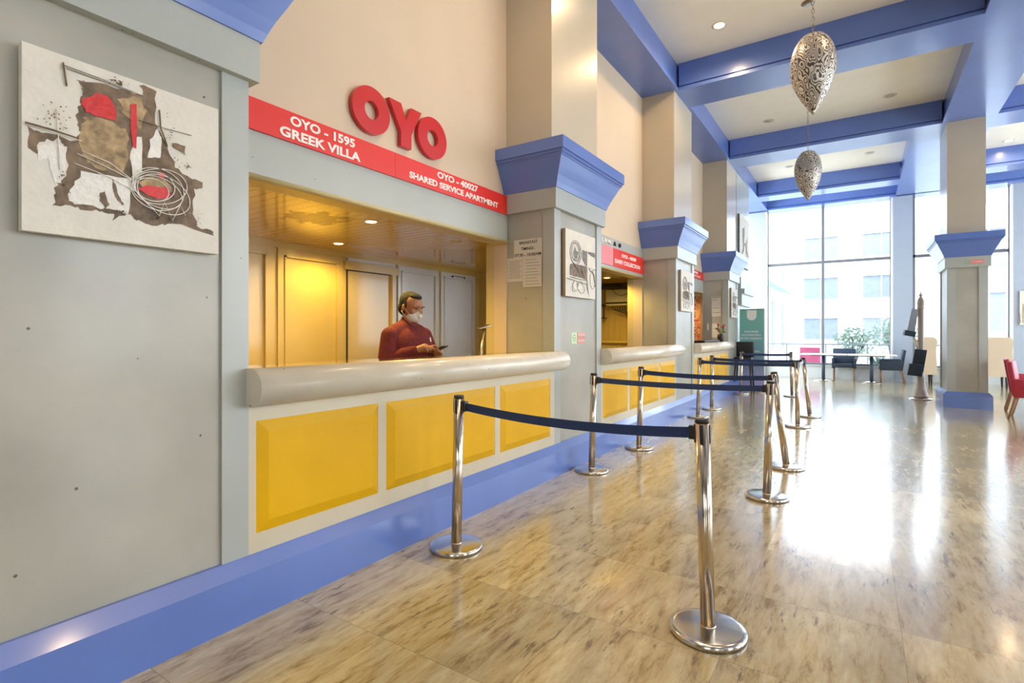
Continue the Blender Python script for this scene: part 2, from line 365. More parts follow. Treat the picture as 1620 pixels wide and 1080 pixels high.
    def build(s, name, m, parent=None, fix=True):
        me = bpy.data.meshes.new(name); me.from_pydata(s.v, [], s.f); me.validate()
        me.polygons.foreach_set('use_smooth', s.sm[:len(me.polygons)] if len(s.sm) >= len(me.polygons) else [False] * len(me.polygons))
        if fix:
            bm = bmesh.new(); bm.from_mesh(me); bmesh.ops.remove_doubles(bm, verts=bm.verts, dist=1e-6); bmesh.ops.recalc_face_normals(bm, faces=bm.faces); bm.to_mesh(me); bm.free()
        if m: me.materials.append(m)
        o = bpy.data.objects.new(name, me); C.objects.link(o)
        if parent: o.parent = parent
        return o

def empty(name, loc=(0, 0, 0), rz=0):
    o = bpy.data.objects.new(name, None); o.empty_display_size = 0.1; C.objects.link(o); o.location = loc; o.rotation_euler = (0, 0, rz); return o
def tag(o, label, cat, group=None):
    o['label'] = label; o['category'] = cat
    if group: o['group'] = group
    return o
def struct(o): o['kind'] = 'structure'; return o
def thing(name, label, cat, loc=(0, 0, 0), rz=0, group=None): return tag(empty(name, loc, rz), label, cat, group)
def copy_tree(o, parent=None):
    c = o.copy(); C.objects.link(c)
    if parent: c.parent = parent
    for ch in list(o.children): copy_tree(ch, c)
    return c

def text_mesh(s, bold=0.0, depth=0.002):
    cu = bpy.data.curves.new('lettering', 'FONT'); cu.body = s; cu.offset = bold; cu.extrude = depth; cu.resolution_u = 3
    o = bpy.data.objects.new('lettering', cu); C.objects.link(o)
    dg = bpy.context.evaluated_depsgraph_get(); me = bpy.data.meshes.new_from_object(o.evaluated_get(dg))
    bpy.data.objects.remove(o); bpy.data.curves.remove(cu)
    return me
def wall_text(s, name, x, y0, y1, z0, z1, m, parent, bold=0.02, face='x'):
    """lettering fitted into a rectangle on a wall facing +x (reads towards +y) or facing -y (reads towards +x)"""
    me = text_mesh(s, bold)
    xs = [v.co.x for v in me.vertices]; ys = [v.co.y for v in me.vertices]
    ax, bx, ay, by = min(xs), max(xs), min(ys), max(ys)
    for v in me.vertices:
        a = y0 + (v.co.x - ax) / (bx - ax) * (y1 - y0); c = z0 + (v.co.y - ay) / max(1e-6, by - ay) * (z1 - z0); d = v.co.z
        v.co = (x + d, a, c) if face == 'x' else (a, x - d, c)
    me.materials.clear(); me.materials.append(m)
    o = bpy.data.objects.new(name, me); C.objects.link(o)
    if parent: o.parent = parent
    return o

# ================================================================ SETTING
FX = -2.42          # front plane of the pillars and counters
WX = -2.97          # recessed wall plane above the openings
BX = -4.84          # back wall of the alcoves
PIL = [(0.31, 1.40), (4.40, 5.49), (8.37, 9.46), (12.34, 13.43)]
YE = 18.13; YG = 18.62
CZ = 5.62; BZ = 5.18
RX = 9.0

struct(MB().box(-6, RX + 0.3, -5.0, YG + 0.05, -0.12, 0).build('floor', M['floor']))
struct(MB().box(-6, RX + 0.3, -5.0, YG + 0.3, CZ, CZ + 0.15).build('ceiling', M['ceil']))

# left wall: lintels over the openings and the plaster above
w = MB()
for (a, b) in ((-5.0, 0.31), (1.40, 4.40), (5.49, 8.37), (9.46, 12.34)):
    w.box(WX - 0.15, WX, a, b, 2.70, CZ)
for a, b in PIL: w.box(WX - 0.15, WX, a, b, 0, CZ)
w.box(WX - 0.15, WX, 13.43, 14.2, 0, CZ)
struct(w.build('wall_left', M['cream']))
w = MB()
for k, (a, b) in enumerate(((1.40, 4.40), (5.49, 8.37), (9.46, 12.34))):
    z1 = 2.70
    w.box(WX - 0.15, WX + 0.012, a, b, 2.262, z1 - 0.0)
w.box(-2.99, -2.44, -5.0, 0.30, 0, 2.7)
struct(w.build('wall_left_lintel', M['stile']))
# rounded lip under each lintel
w = MB()
for (a, b) in ((1.40, 4.40), (5.49, 8.37), (9.46, 12.34)):
    w.rings([[(-2.955 + 0.022 * math.cos(t * PI / 6), y, 2.250 + 0.018 * math.sin(t * PI / 6)) for t in range(12)] for y in (a, b)], True)
    w.box(-3.12, -2.955, a, b, 2.236, 2.266)
struct(w.build('trim_1', M['lip']))
# far part of the left wall with the raised block that carries the high painting
struct(MB().box(-3.1, -2.45, 13.43, 15.1, 0, CZ).build('wall_left_end', M['stile']))
w = MB().box(-2.45, -2.36, 13.6, 15.1, 2.02, 2.30).box(-2.45, -2.30, 13.6, 15.1, 2.30, 2.42).box(-2.45, -2.38, 13.6, 15.1, 2.42, 2.70)
struct(w.build('trim_2', M['stile']))

# alcove shell
w = MB(); w.box(BX - 0.1, BX, -0.5, 13.4, 0, 3.0)
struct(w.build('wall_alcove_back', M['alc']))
w = MB(); w.box(BX, WX - 0.15, -0.5, -0.4, 0, 3.0); w.box(BX, -3.3, 6.44, 6.54, 0, 3.0)
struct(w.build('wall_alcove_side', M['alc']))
w = MB(); w.box(BX, -3.2, 9.35, 9.45, 0, 3.0)
for k in range(14): x = -4.75 + k * 0.115; w.box(x, x + 0.09, 9.338, 9.352, 0, 2.0)
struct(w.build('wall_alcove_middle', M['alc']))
w = MB(); w.box(BX, WX - 0.15, 12.75, 12.85, 0, 3.0)
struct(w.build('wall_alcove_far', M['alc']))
w = MB()
w.box(BX, -3.12, -0.4, 13.3, 2.25, 2.30)
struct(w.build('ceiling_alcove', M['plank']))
# jambs deep in the openings
w = MB()
for a, b in PIL: w.box(-3.22, WX - 0.15, a, b, 0, 2.25)
struct(w.build('wall_jamb', M['lip']))

# back wall panelling of the first alcove
def wall_panel(mb, y0, y1, z0, z1, x, t=0.02, fr=0.07):
    mb.box(x, x + t, y0, y0 + fr, z0, z1); mb.box(x, x + t, y1 - fr, y1, z0, z1)
    mb.box(x, x + t, y0 + fr, y1 - fr, z1 - fr, z1); mb.box(x, x + t, y0 + fr, y1 - fr, z0, z0 + fr)
    s = 0.018
    mb.box(x, x + t + 0.012, y0 + fr, y0 + fr + s, z0 + fr, z1 - fr); mb.box(x, x + t + 0.012, y1 - fr - s, y1 - fr, z0 + fr, z1 - fr)
    mb.box(x, x + t + 0.012, y0 + fr, y1 - fr, z1 - fr - s, z1 - fr)
pt = MB()
for a, b in ((1.30, 2.15), (2.20, 3.04), (3.09, 3.88)): wall_panel(pt, a, b, 0.05, 2.19, BX)
pt.box(BX, BX + 0.03, -0.4, 6.44, 2.19, 2.25)
pt.box(BX, BX + 0.045, 3.90, 4.72, 2.055, 2.15)
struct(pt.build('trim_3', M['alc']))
pg = MB()
for a, b in ((4.72, 5.48), (5.53, 6.30)):
    wall_panel(pg, a, b, 0.05, 2.19, BX, 0.022, 0.06); pg.box(BX, BX + 0.01, a + 0.05, b - 0.05, 0.1, 2.14)
pg.box(BX, BX + 0.03, 3.94, 4.66, 2.155, 2.19)
struct(pg.build('trim_4', M['alcgrey']))
# door in the alcove
d = struct(MB().box(BX, BX + 0.012, 3.95, 4.60, 0, 2.05).build('door_1', M['alc']))
MB().box(BX + 0.01, BX + 0.016, 3.93, 3.95, 0, 2.05).box(BX + 0.01, BX + 0.016, 3.93, 4.66, 2.045, 2.058).build('door_gap', M['ink'], d)
MB().box(BX, BX + 0.05, 4.60, 4.66, 0, 2.055).build('door_frame', M['alc'], d)
# dark sign over the wardrobe panel
pl = thing('door_plate', 'small black plate with pale lettering above the grey alcove panel', 'sign')
MB().box(BX + 0.02, BX + 0.032, 5.75, 6.05, 2.115, 2.155).build('plate', M['ink'], pl)
wall_text('PRIVATE', 'lettering', BX + 0.034, 5.79, 6.01, 2.125, 2.145, M['white'], pl)

# skirting along the left side: sloped top
sk = MB()
prof = [(-2.45, 0), (-2.357, 0), (-2.357, 0.222), (-2.42, 0.280), (-2.45, 0.280)]
sk.prism_xz(prof, -5.0, 13.5)
struct(sk.build('baseboard_left', M['blue']))

# ---------------------------------------------------------------- beams
def beam_x(x0, x1, y0, y1, name):       # runs along X
    b = MB()
    b.box(x0, x1, y0 + 0.03, y1 - 0.03, BZ + 0.085, CZ)
    b.box(x0, x1, y0 + 0.055, y1 - 0.055, BZ + 0.05, BZ + 0.085)
    b.box(x0, x1, y0, y1, BZ, BZ + 0.05)
    return struct(b.build(name, M['blue']))
def beam_y(x0, x1, y0, y1, name, open_l=True):
    b = MB()
    b.box(x0 + (0.03 if open_l else 0), x1 - 0.03, y0, y1, BZ + 0.085, CZ)
    b.box(x0 + (0.055 if open_l else 0), x1 - 0.055, y0, y1, BZ + 0.05, BZ + 0.085)
    b.box(x0, x1, y0, y1, BZ, BZ + 0.05)
    return struct(b.build(name, M['blue']))
beam_y(WX, -2.40, -5.0, YE + 0.1, 'trim_5', False)
beam_y(1.26, 2.02, -5.0, 13.11, 'trim_6')
beam_y(0.84, 2.02, 13.11, YE + 0.1, 'trim_7')
beam_y(5.30, 6.05, -5.0, YE + 0.1, 'trim_8')
n = 9
for y0, y1 in ((0.45, 1.19), (4.42, 5.16), (8.42, 9.16), (12.37, 13.11), (16.26, 16.86)):
    beam_x(-2.40, 1.26 if y0 < 13 else 0.84, y0, y1, 'trim_%d' % n); n += 1
    beam_x(2.02, 5.30, y0, y1, 'trim_%d' % n); n += 1
beam_x(-3.6, RX, YE, YE + 0.6, 'trim_%d' % n); n += 1

# ---------------------------------------------------------------- end wall: piers, low wall, windows
PX = [(-3.6, -2.50), (0.79, 1.23), (3.30, 4.30), (6.4, 7.0), (8.6, RX)]
w = MB()
for a, b in PX: w.box(a, b, 18.35, YG + 0.15, 0, BZ)
struct(w.build('wall_end', M['pier']))
w = MB()
for (a, b) in ((-2.50, 0.79), (1.23, 3.30), (4.30, 6.4), (7.0, 8.6)): w.box(a, b, YG - 0.12, YG + 0.15, 0, 0.36); w.box(a, b, YG - 0.16, YG + 0.18, 0.36, 0.39)
struct(w.build('trim_%d' % n, M['sillp'])); n += 1
for i, (a, b, mu) in enumerate(((-2.50, 0.79, (-0.93,)), (1.23, 3.30, ()), (4.30, 6.4, (5.35,)), (7.0, 8.6, ()))):
    f = MB(); y0, y1 = YG - 0.06, YG + 0.03
    f.box(a, a + 0.07, y0, y1, 0.39, BZ + 0.1); f.box(b - 0.07, b, y0, y1, 0.39, BZ + 0.1)
    f.box(a, b, y0, y1, 0.39, 0.45); f.box(a, b, y0, y1, 3.47, 3.55)
    for m_ in mu: f.box(m_ - 0.035, m_ + 0.035, y0 - 0.03, y1, 0.39, BZ + 0.1)
    fo = struct(f.build('window_%d' % (i + 1), M['frame']))
    MB().box(a + 0.05, b - 0.05, YG - 0.018, YG - 0.012, 0.44, BZ + 0.08).build('pane', M['glass'], fo)
# white reveal strips beside the frames
w = MB()
for x in (-2.50, 0.79 - 0.05, 3.25): w.box(x, x + 0.05, 18.36, YG - 0.06, 0.39, BZ)
struct(w.build('trim_%d' % n, M['white'])); n += 1

# unseen right wall, its tall window openings sized for daylight, and the wall behind the camera
w = MB()
for y, l in ((-5.0, 4.2), (0.8, 3.2), (5.8, 1.7), (9.8, 0.5), (13.8, 0.5), (18.1, 0.5)): w.box(RX, RX + 0.3, y, y + l, 0, CZ)
w.box(RX, RX + 0.3, -5.0, 7.0, 0, 0.6); w.box(RX, RX + 0.3, -5.0, 7.0, 4.6, CZ); w.box(RX, RX + 0.3, 7.0, YG, 0, 0.3); w.box(RX, RX + 0.3, 7.0, YG, 5.2, CZ)
struct(w.build('wall_right', M['cream']))
w = MB(); w.box(-6, -2.4, -5.15, -5.0, 0, CZ); w.box(-2.4, RX, -5.15, -5.0, 0, 0.9); w.box(-2.4, RX, -5.15, -5.0, 2.6, CZ)
for x in (-2.4, 1.8, 6.0): w.box(x, x + 2.6, -5.15, -5.0, 0, CZ)
struct(w.build('wall_back', M['cream']))

# ---------------------------------------------------------------- pillars
def pillar(x0, x1, y0, y1, label, sides, group='panelled pillars with blue capitals', plinth=False, shaft_mat='beige', inset=0.0):
    """rectangular pillar; sides = set of faces with stiles ('+x','-x','-y','+y'); faces against the wall are not flared"""
    t = thing('pillar', label, 'pillar', ((x0 + x1) / 2, (y0 + y1) / 2, 0), 0, group)
    cx, cy = (x0 + x1) / 2, (y0 + y1) / 2
    X0, X1, Y0, Y1 = x0 - cx, x1 - cx, y0 - cy, y1 - cy
    oL = 0.0 if '-x' not in sides else 1.0
    st = 0.016
    MB().box(X0 + (st if oL else 0), X1 - st, Y0 + st, Y1 - st, 0.0, 2.60).build('body', M['grey'], t)
    f = MB(); sw = 0.125; tp = 2.55; bt = 0.0 if plinth else 0.26
    # stiles on +x face
    for a, b in ((Y0, Y0 + sw), (Y1 - sw, Y1)): f.box(X1 - 0.02, X1, a, b, bt, tp)
    xa = X0 if not oL else X0
    for yy in ((Y0, Y0 + 0.02), (Y1 - 0.02, Y1)):
        f.box(X1 - sw, X1 - 0.02, yy[0], yy[1], bt, tp)
        if plinth or oL: f.box(X0 + 0.02, X0 + sw, yy[0], yy[1], bt, tp)
    if oL:
        for a, b in ((Y0, Y0 + sw), (Y1 - sw, Y1)): f.box(X0, X0 + 0.02, a, b, bt, tp)
    f.build('panel_frame', M['stile'], t)
    def ring(o, z): return [(X0 - o * oL, Y0 - o, z), (X1 + o, Y0 - o, z), (X1 + o, Y1 + o, z), (X0 - o * oL, Y1 + o, z)]
    MB().rings([ring(0.035, 2.525), ring(0.035, 2.716)], False).build('band', M['stile'], t)
    prof = [(0.045, 2.716), (0.060, 2.76), (0.085, 2.82), (0.120, 2.89), (0.155, 2.965), (0.165, 2.975), (0.165, 2.985), (0.178, 2.99), (0.178, 3.012), (0.195, 3.016), (0.195, 3.125)]
    MB().rings([ring(o, z) for o, z in prof], False).build('capital', M['blue'], t)
    MB().box(X0 + inset, X1 - 0.03, Y0 + 0.0, Y1 - 0.05, 3.125, BZ).build('shaft', M[shaft_mat], t)
    if plinth: MB().rings([ring(0.06, 0), ring(0.06, 0.225), ring(0.015, 0.285)], False).build('plinth', M['blue'], t)
    return t
names = ['grey panelled wall pillar nearest the camera, under the big brown and red painting',
         'wall pillar between the first and second counters, notices on its side',
         'wall pillar between the second and third counters, with blue capital',
         'farthest wall pillar on the left, beyond the third counter']
for (a, b), nm in zip(PIL, names): pillar(WX, FX, a, b, nm, {'+x', '-y', '+y'})
pillar(1.33, 1.895, 12.40, 13.45, 'free-standing square pillar on a blue plinth in the seating area', {'+x', '-x', '-y', '+y'}, plinth=True)

# ---------------------------------------------------------------- reception counters
def counter(y0, y1, panels, label, roll0, roll1):
    t = thing('reception_counter', label, 'counter', (FX, (y0 + y1) / 2, 0), 0, 'yellow panelled reception counters')
    cy = (y0 + y1) / 2
    # body behind, front frame with openings around the panels
    f = MB(); f.box(-0.30, -0.03, y0 - cy + 0.01, y1 - cy - 0.01, 0.0, 1.0)
    zs, zt = 0.372, 0.912
    f.box(-0.03, 0, y0 - cy, y1 - cy, 0.0, zs); f.box(-0.03, 0, y0 - cy, y1 - cy, zt, 1.13)
    ed = [y0] + [v for p in panels for v in p] + [y1]
    for k in range(0, len(ed), 2): f.box(-0.03, 0, ed[k] - cy, ed[k + 1] - cy, zs, zt)
    f.build('front_frame', M['counter'], t)
    for a, b in panels:
        A, B = a - cy, b - cy; d = 0.02; bv = 0.055
        o = [(-0.002, A, zs), (-0.002, B, zs), (-0.002, B, zt), (-0.002, A, zt)]
        i = [(-0.002 + d, A + bv, zs + bv), (-0.002 + d, B - bv, zs + bv), (-0.002 + d, B - bv, zt - bv), (-0.002 + d, A + bv, zt - bv)]
        bk = [(-0.028, A, zs), (-0.028, B, zs), (-0.028, B, zt), (-0.028, A, zt)]
        m = MB(); m.rings([bk, o, i], False); m.build('panel', M['yellow'], t)
    # bullnose roll
    r = MB(); pts = [(0.0, 0.985), (0.0, 1.166)]
    for k in range(0, 13):
        a = PI / 2 - PI * k / 12; pts.append((0.045 + 0.088 * math.cos(a), 1.0755 + 0.0905 * math.sin(a)))
    rr = [[(x + 0.001, y, z) for x, z in pts] for y in (roll0 - cy, roll1 - cy - 0.035)]
    cxm = 0.05
    for fk, s_ in ((0.012, 0.97), (0.026, 0.88), (0.035, 0.72)):
        rr.append([(0.001 + (x if x <= 0 else cxm * (1 - s_) + x * s_), roll1 - cy - 0.035 + fk, 1.0755 + (z - 1.0755) * s_) for x, z in pts])
    r.rings(rr, True)
    o = r.build('bullnose_rail', M['roll'], t)
    for p in o.data.polygons:
        if abs(p.normal.y) > 0.9: p.use_smooth = False
    MB().box(-0.28, -0.001, y0 - cy, y1 - cy, 1.13, 1.164).build('worktop', M['glassy'], t)
    return t
counter(1.40, 4.40, [(1.437, 2.205), (2.271, 3.423), (3.494, 4.318)], 'nearest reception counter, worn cream rail over three yellow panels, man behind it', 1.385, 4.50)
counter(5.49, 8.37, [(5.53, 6.29), (6.36, 7.50), (7.57, 8.29)], 'second reception counter, yellow panels under a cream rail, empty alcove behind', 5.475, 8.47)
counter(9.46, 12.34, [(9.50, 10.26), (10.33, 11.47), (11.54, 12.26)], 'third and farthest reception counter with a flower vase on it', 9.445, 12.44)

# ---------------------------------------------------------------- signs
def board(y0, y1, z0, z1, m, label):
    t = thing('sign_board', label, 'sign', (WX + 0.012, (y0 + y1) / 2, z0))
    MB().box(0, 0.018, y0 - (y0 + y1) / 2, y1 - (y0 + y1) / 2, 0, z1 - z0).build('board', m, t)
    return t
def letter(t, s, y0, y1, z0, z1, m=None, bold=0.034):
    o = wall_text(s, 'lettering', 0, y0, y1, z0, z1, m or M['white'], t, bold)
    for v in o.data.vertices: v.co = Vector((v.co.x + 0.0195, v.co.y - t.location.y, v.co.z - t.location.z))
t = board(1.40, 2.849, 2.52, 2.705, M['red'], 'red sign board reading OYO - 1595 GREEK VILLA')
letter(t, 'OYO - 1595', 1.965, 2.465, 2.622, 2.684); letter(t, 'GREEK VILLA', 1.895, 2.515, 2.538, 2.600)
t = board(2.851, 4.40, 2.52, 2.705, M['red'], 'red sign board reading OYO - 40027 SHARED SERVICE APARTMENT')
letter(t, 'OYO - 40027', 3.325, 3.883, 2.632, 2.688); letter(t, 'SHARED SERVICE APARTMENT', 2.999, 4.208, 2.552, 2.604, bold=0.03)
t = board(5.49, 7.09, 2.30, 2.56, M['fadered'], 'blank faded pink-red sign board over the second counter')
t = board(7.10, 8.37, 2.30, 2.56, M['red'], 'faded red sign board reading OYO - 46309 DAISY COLLECTION')
letter(t, 'OYO - 46309', 7.40, 8.00, 2.46, 2.515); letter(t, 'DAISY COLLECTION', 7.15, 8.18, 2.355, 2.415, bold=0.028)
t = board(9.46, 12.34, 2.53, 2.70, M['red'], 'red sign board over the third counter reading OYO COLLECTION')
letter(t, 'OYO - 44302', 11.1, 11.8, 2.630, 2.675); letter(t, 'IT COLLECTION', 11.0, 12.0, 2.555, 2.600, bold=0.028)
t = thing('lintel_lettering', 'row of small raised letters above the pink sign board', 'lettering', (WX + 0.012, 7.0, 2.6))
for i, (ch, y) in enumerate((('L', 6.70), ('A', 6.80), ('H', 6.90), ('I', 7.0), ('A', 7.13), ('O', 7.32))):
    o = wall_text(ch, 'letter', 0, y, y + (0.075 if ch != 'I' else 0.015), 2.60, 2.66, M['ink'] if i > 3 else M['white'], t, 0.01)
    for v in o.data.vertices: v.co = Vector((v.co.x * 4 + 0.008, v.co.y - 7.0, v.co.z - 2.6))

# the big logo letters
t = thing('logo_sign', 'large dark red raised OYO letters on the cream wall', 'sign', (WX, 2.94, 2.77))
def ring_letter(y0, y1, z0, z1, hy, hz):
    n = 40; cy, cz = (y0 + y1) / 2, (z0 + z1) / 2; ry, rz = (y1 - y0) / 2, (z1 - z0) / 2
    def R(ry, rz, x): return [(x, cy + ry * math.cos(2 * PI * i / n), cz + rz * math.sin(2 * PI * i / n)) for i in range(n)]
    return MB().rings([R(hy, hz, 0.03), R(hy, hz, 0.005), R(ry, rz, 0.005), R(ry, rz, 0.042), R(hy, hz, 0.042), R(hy, hz, 0.03)], False, False)
for y0, y1 in ((2.435, 2.785), (3.085, 3.432)):
    ring_letter(y0 - 2.94, y1 - 2.94, 0, 0.335, 0.065, 0.066).build('letter', M['logored'], t)
yp = [(2.775, .325), (2.90, .325), (2.955, .205), (3.01, .325), (3.125, .325), (3.012, .115), (3.012, 0), (2.90, 0), (2.90, .115)]
MB().rings([[(x, y - 2.94, z) for y, z in yp] for x in (0.005, 0.042)], False).build('letter', M['logored'], t)

# notices on the side of pillar two and four (faces towards -y)
def notice(x0, x1, z0, z1, y, label, lines, m='paper'):
    t = thing('notice', label, 'notice', ((x0 + x1) / 2, y, z0)); w = (x1 - x0) / 2
    MB().box(-w, w, -0.0015, 0, 0, z1 - z0).build('sheet', M[m], t)
    for l in lines:
        s, a, b, c, d = l[:5]
        if s is None: MB().box(a - (x0 + x1) / 2, b - (x0 + x1) / 2, -0.0022, -0.0016, c - z0, d - z0).build('printed_line', M['greyink'], t)
        else:
            o = wall_text(s, 'lettering', -0.004, a - (x0 + x1) / 2, b - (x0 + x1) / 2, c - z0, d - z0, M['ink'], t, 0.012, '-y')
            for v in o.data.vertices: v.co.y = v.co.y * 0.2 - 0.0022
    return t
PY = 4.397 + 0.016
notice(-2.885, -2.56, 2.085, 2.262, PY, 'white notice reading BREAKFAST TIMINGS on the pillar side', [
    ('BREAKFAST', -2.82, -2.61, 2.215, 2.245), ('TIMINGS :', -2.80, -2.64, 2.155, 2.185), ('07:30 - 10:00AM', -2.875, -2.572, 2.095, 2.125)])
notice(-2.965, -2.785, 1.85, 2.085, PY, 'dense typed greyish notice pinned left of the tall white one', [(None, -2.955 + (k % 2) * .01, -2.795 - (k % 3) * .012, 2.055 - k * .017, 2.059 - k * .017) for k in range(11)])
notice(-2.78, -2.563, 1.79, 2.083, PY - 0.003, 'tall white typed notice pinned beneath the breakfast notice', [(None, -2.75, -2.62 + (k % 3) * .02, 2.055 - k * .03, 2.059 - k * .03) for k in range(9)])
PY = 12.34 + 0.013
notice(-2.78, -2.58, 1.72, 2.17, PY, 'tall cream notice with red heading on the farthest wall pillar', [(None, -2.77, -2.59, 2.14, 2.155), (None, -2.75, -2.66, 2.09, 2.10), (None, -2.74, -2.62, 1.90, 1.91), (None, -2.75, -2.60, 1.80, 1.81)])
notice(-2.775, -2.60, 1.25, 1.56, PY, 'small cream notice with a drawn curl above the third counter', [(None, -2.72, -2.66, 1.44, 1.46), (None, -2.68, -2.64, 1.42, 1.44)])

# no smoking stickers
def circle_mark(r, x, n=24):
    o = [(x, r * math.cos(2 * PI * i / n), r * math.sin(2 * PI * i / n)) for i in range(n)]
    i_ = [(x, .78 * r * math.cos(2 * PI * i / n), .78 * r * math.sin(2 * PI * i / n)) for i in range(n)]
    return MB().rings([o, i_], False, False)
t = thing('no_smoking_sticker', 'pale green and red no smoking sticker on the second wall pillar', 'sticker', (-2.436, 4.95, 1.23))
MB().box(0, 0.002, -0.165, -0.045, 0, 0.115).build('symbol_panel', M['palegreen'], t)
MB().box(0, 0.002, -0.03, 0.155, 0.063, 0.112).build('red_panel', M['salmon'], t)
MB().box(0, 0.002, -0.03, 0.155, 0.003, 0.053).build('red_panel', M['salmon'], t)
c = circle_mark(0.036, 0.003); c.box(0.0025, 0.0032, -0.025, 0.025, -0.003, 0.003)
c = c.build('symbol', M['greenprint'], t); c.location = (0, -0.105, 0.058)
for z, s in ((0.073, 'NO SMOKING'), (0.013, 'NO SMOKING')):
    o = wall_text(s, 'lettering', 0, -0.02, 0.145, z, z + 0.028, M['white'], t, 0.01)
    for v in o.data.vertices: v.co.x += 0.0035
t = thing('no_smoking_sticker', 'red and green no smoking sticker on the free-standing pillar', 'sticker', (1.66, 12.363, 2.615))
MB().box(-0.01, 0.17, -0.002, 0, -0.035, 0.035).build('red_panel', M['salmon'], t)
o = wall_text('No Smoking', 'lettering', 0, 0.005, 0.155, -0.018, 0.018, M['white'], t, 0.01, '-y')
for v in o.data.vertices: v.co.y -= 0.003
c = circle_mark(0.035, 0.003)
c.v = [(y, -x, z) for x, y, z in c.v]; c = c.build('symbol', M['greenprint'], t); c.location = (-0.06, 0, 0)

# ---------------------------------------------------------------- paintings
def smoothpoly(pts, jag=0.004, sub=4):
    out = []; n = len(pts)
    for i in range(n):
        a, b = pts[i], pts[(i + 1) % n]
        for k in range(sub): t = k / sub; out.append((a[0] + (b[0] - a[0]) * t + random.uniform(-jag, jag), a[1] + (b[1] - a[1]) * t + random.uniform(-jag, jag)))
    return out
def flat(pts, x, th=0.0012, jag=0.004, sub=4):
    """thin layer of paint: an outline in the y-z plane triangulated by bmesh"""
    p = smoothpoly(pts, jag, sub); bm = bmesh.new()
    vs = [bm.verts.new((x, a, b)) for a, b in p]
    es = [bm.edges.new((vs[i], vs[(i + 1) % len(vs)])) for i in range(len(vs))]
    bmesh.ops.triangle_fill(bm, use_beauty=True, edges=es)
    m = MB().bm(bm); return m
def painting(name, label, x, y0, y1, z0, z1, depth, layers, face='x', edge='canvas', group='abstract paintings on the pillars'):
    cy, cz = (y0 + y1) / 2, (z0 + z1) / 2
    t = thing(name, label, 'painting', (x, cy, z0) if face == 'x' else (cy, x, z0), 0 if face == 'x' else -PI / 2, None)
    MB().box(0, depth - 0.002, y0 - cy, y1 - cy, 0, z1 - z0).build('canvas_edge', M[edge], t)
    MB().box(depth - 0.002, depth, y0 - cy, y1 - cy, 0, z1 - z0).build('canvas', M['canvas'], t)
    k = 0
    for kind, mname, data, *rest in layers:
        x_ = depth + 0.0006 + k * 0.00035; k += 1
        if kind == 'poly': b = flat([(a - cy, c - z0) for a, c in data], x_, jag=rest[0] if rest else 0.004)
        elif kind == 'spots':
            b = MB()
            for (a, c, sy, sz, n_) in data:
                for _ in range(n_):
                    q = random.uniform(.0008, .0035); yy = a - cy + random.gauss(0, .5) * sy; zz = c - z0 + random.gauss(0, .5) * sz
                    w_ = [(x_, yy + q * random.uniform(.5, 1.4) * math.cos(k2 * PI / 3), zz + q * random.uniform(.5, 1.4) * math.sin(k2 * PI / 3)) for k2 in range(6)]
                    b.add(w_, [tuple(range(6))])
        elif kind == 'line':
            b = MB(); r = rest[0] if rest else 0.0016
            for ln in data: b.tube([(x_, a - cy, c - z0) for a, c in ln], r, 5)
        elif kind == 'oval':
            b = MB()
            for (a, c, ry, rz, rot) in data:
                pts = []
                for i in range(37):
                    tt = 2 * PI * i / 36; yy = ry * math.cos(tt); zz = rz * math.sin(tt)
                    pts.append((x_, a - cy + yy * math.cos(rot) - zz * math.sin(rot), c - z0 + yy * math.sin(rot) + zz * math.cos(rot)))
                b.tube(pts, rest[0] if rest else 0.0016, 5)
        bo = b.build('splatter' if kind == 'spots' else 'brushwork', M[mname], t)
        if kind == 'spots': bo['kind'] = 'stuff'
    return t
BR = [(0.73, 2.26), (0.828, 2.276), (0.943, 2.277), (0.934, 2.318), (0.992, 2.32), (0.988, 2.185), (1.014, 2.133), (1.051, 2.063), (1.06, 2.024), (1.108, 1.995), (1.179, 1.991), (1.173, 1.958), (1.138, 1.95), (1.133, 1.864), (1.148, 1.793), (1.222, 1.78), (1.222, 1.769), (1.051, 1.792), (0.996, 1.769), (0.934, 1.776), (0.892, 1.798), (0.843, 1.765), (0.843, 1.793), (0.797, 1.789), (0.744, 1.788), (0.701, 1.792), (0.663, 1.78), (0.67, 1.852), (0.687, 1.873), (0.705, 1.922), (0.701, 2.0), (0.677, 2.024), (0.653, 2.012), (0.626, 1.995), (0.62, 1.951), (0.596, 1.968), (0.594, 2.039), (0.653, 2.034), (0.73, 2.031), (0.741, 2.075), (0.73, 2.116), (0.741, 2.165), (0.755, 2.225)]
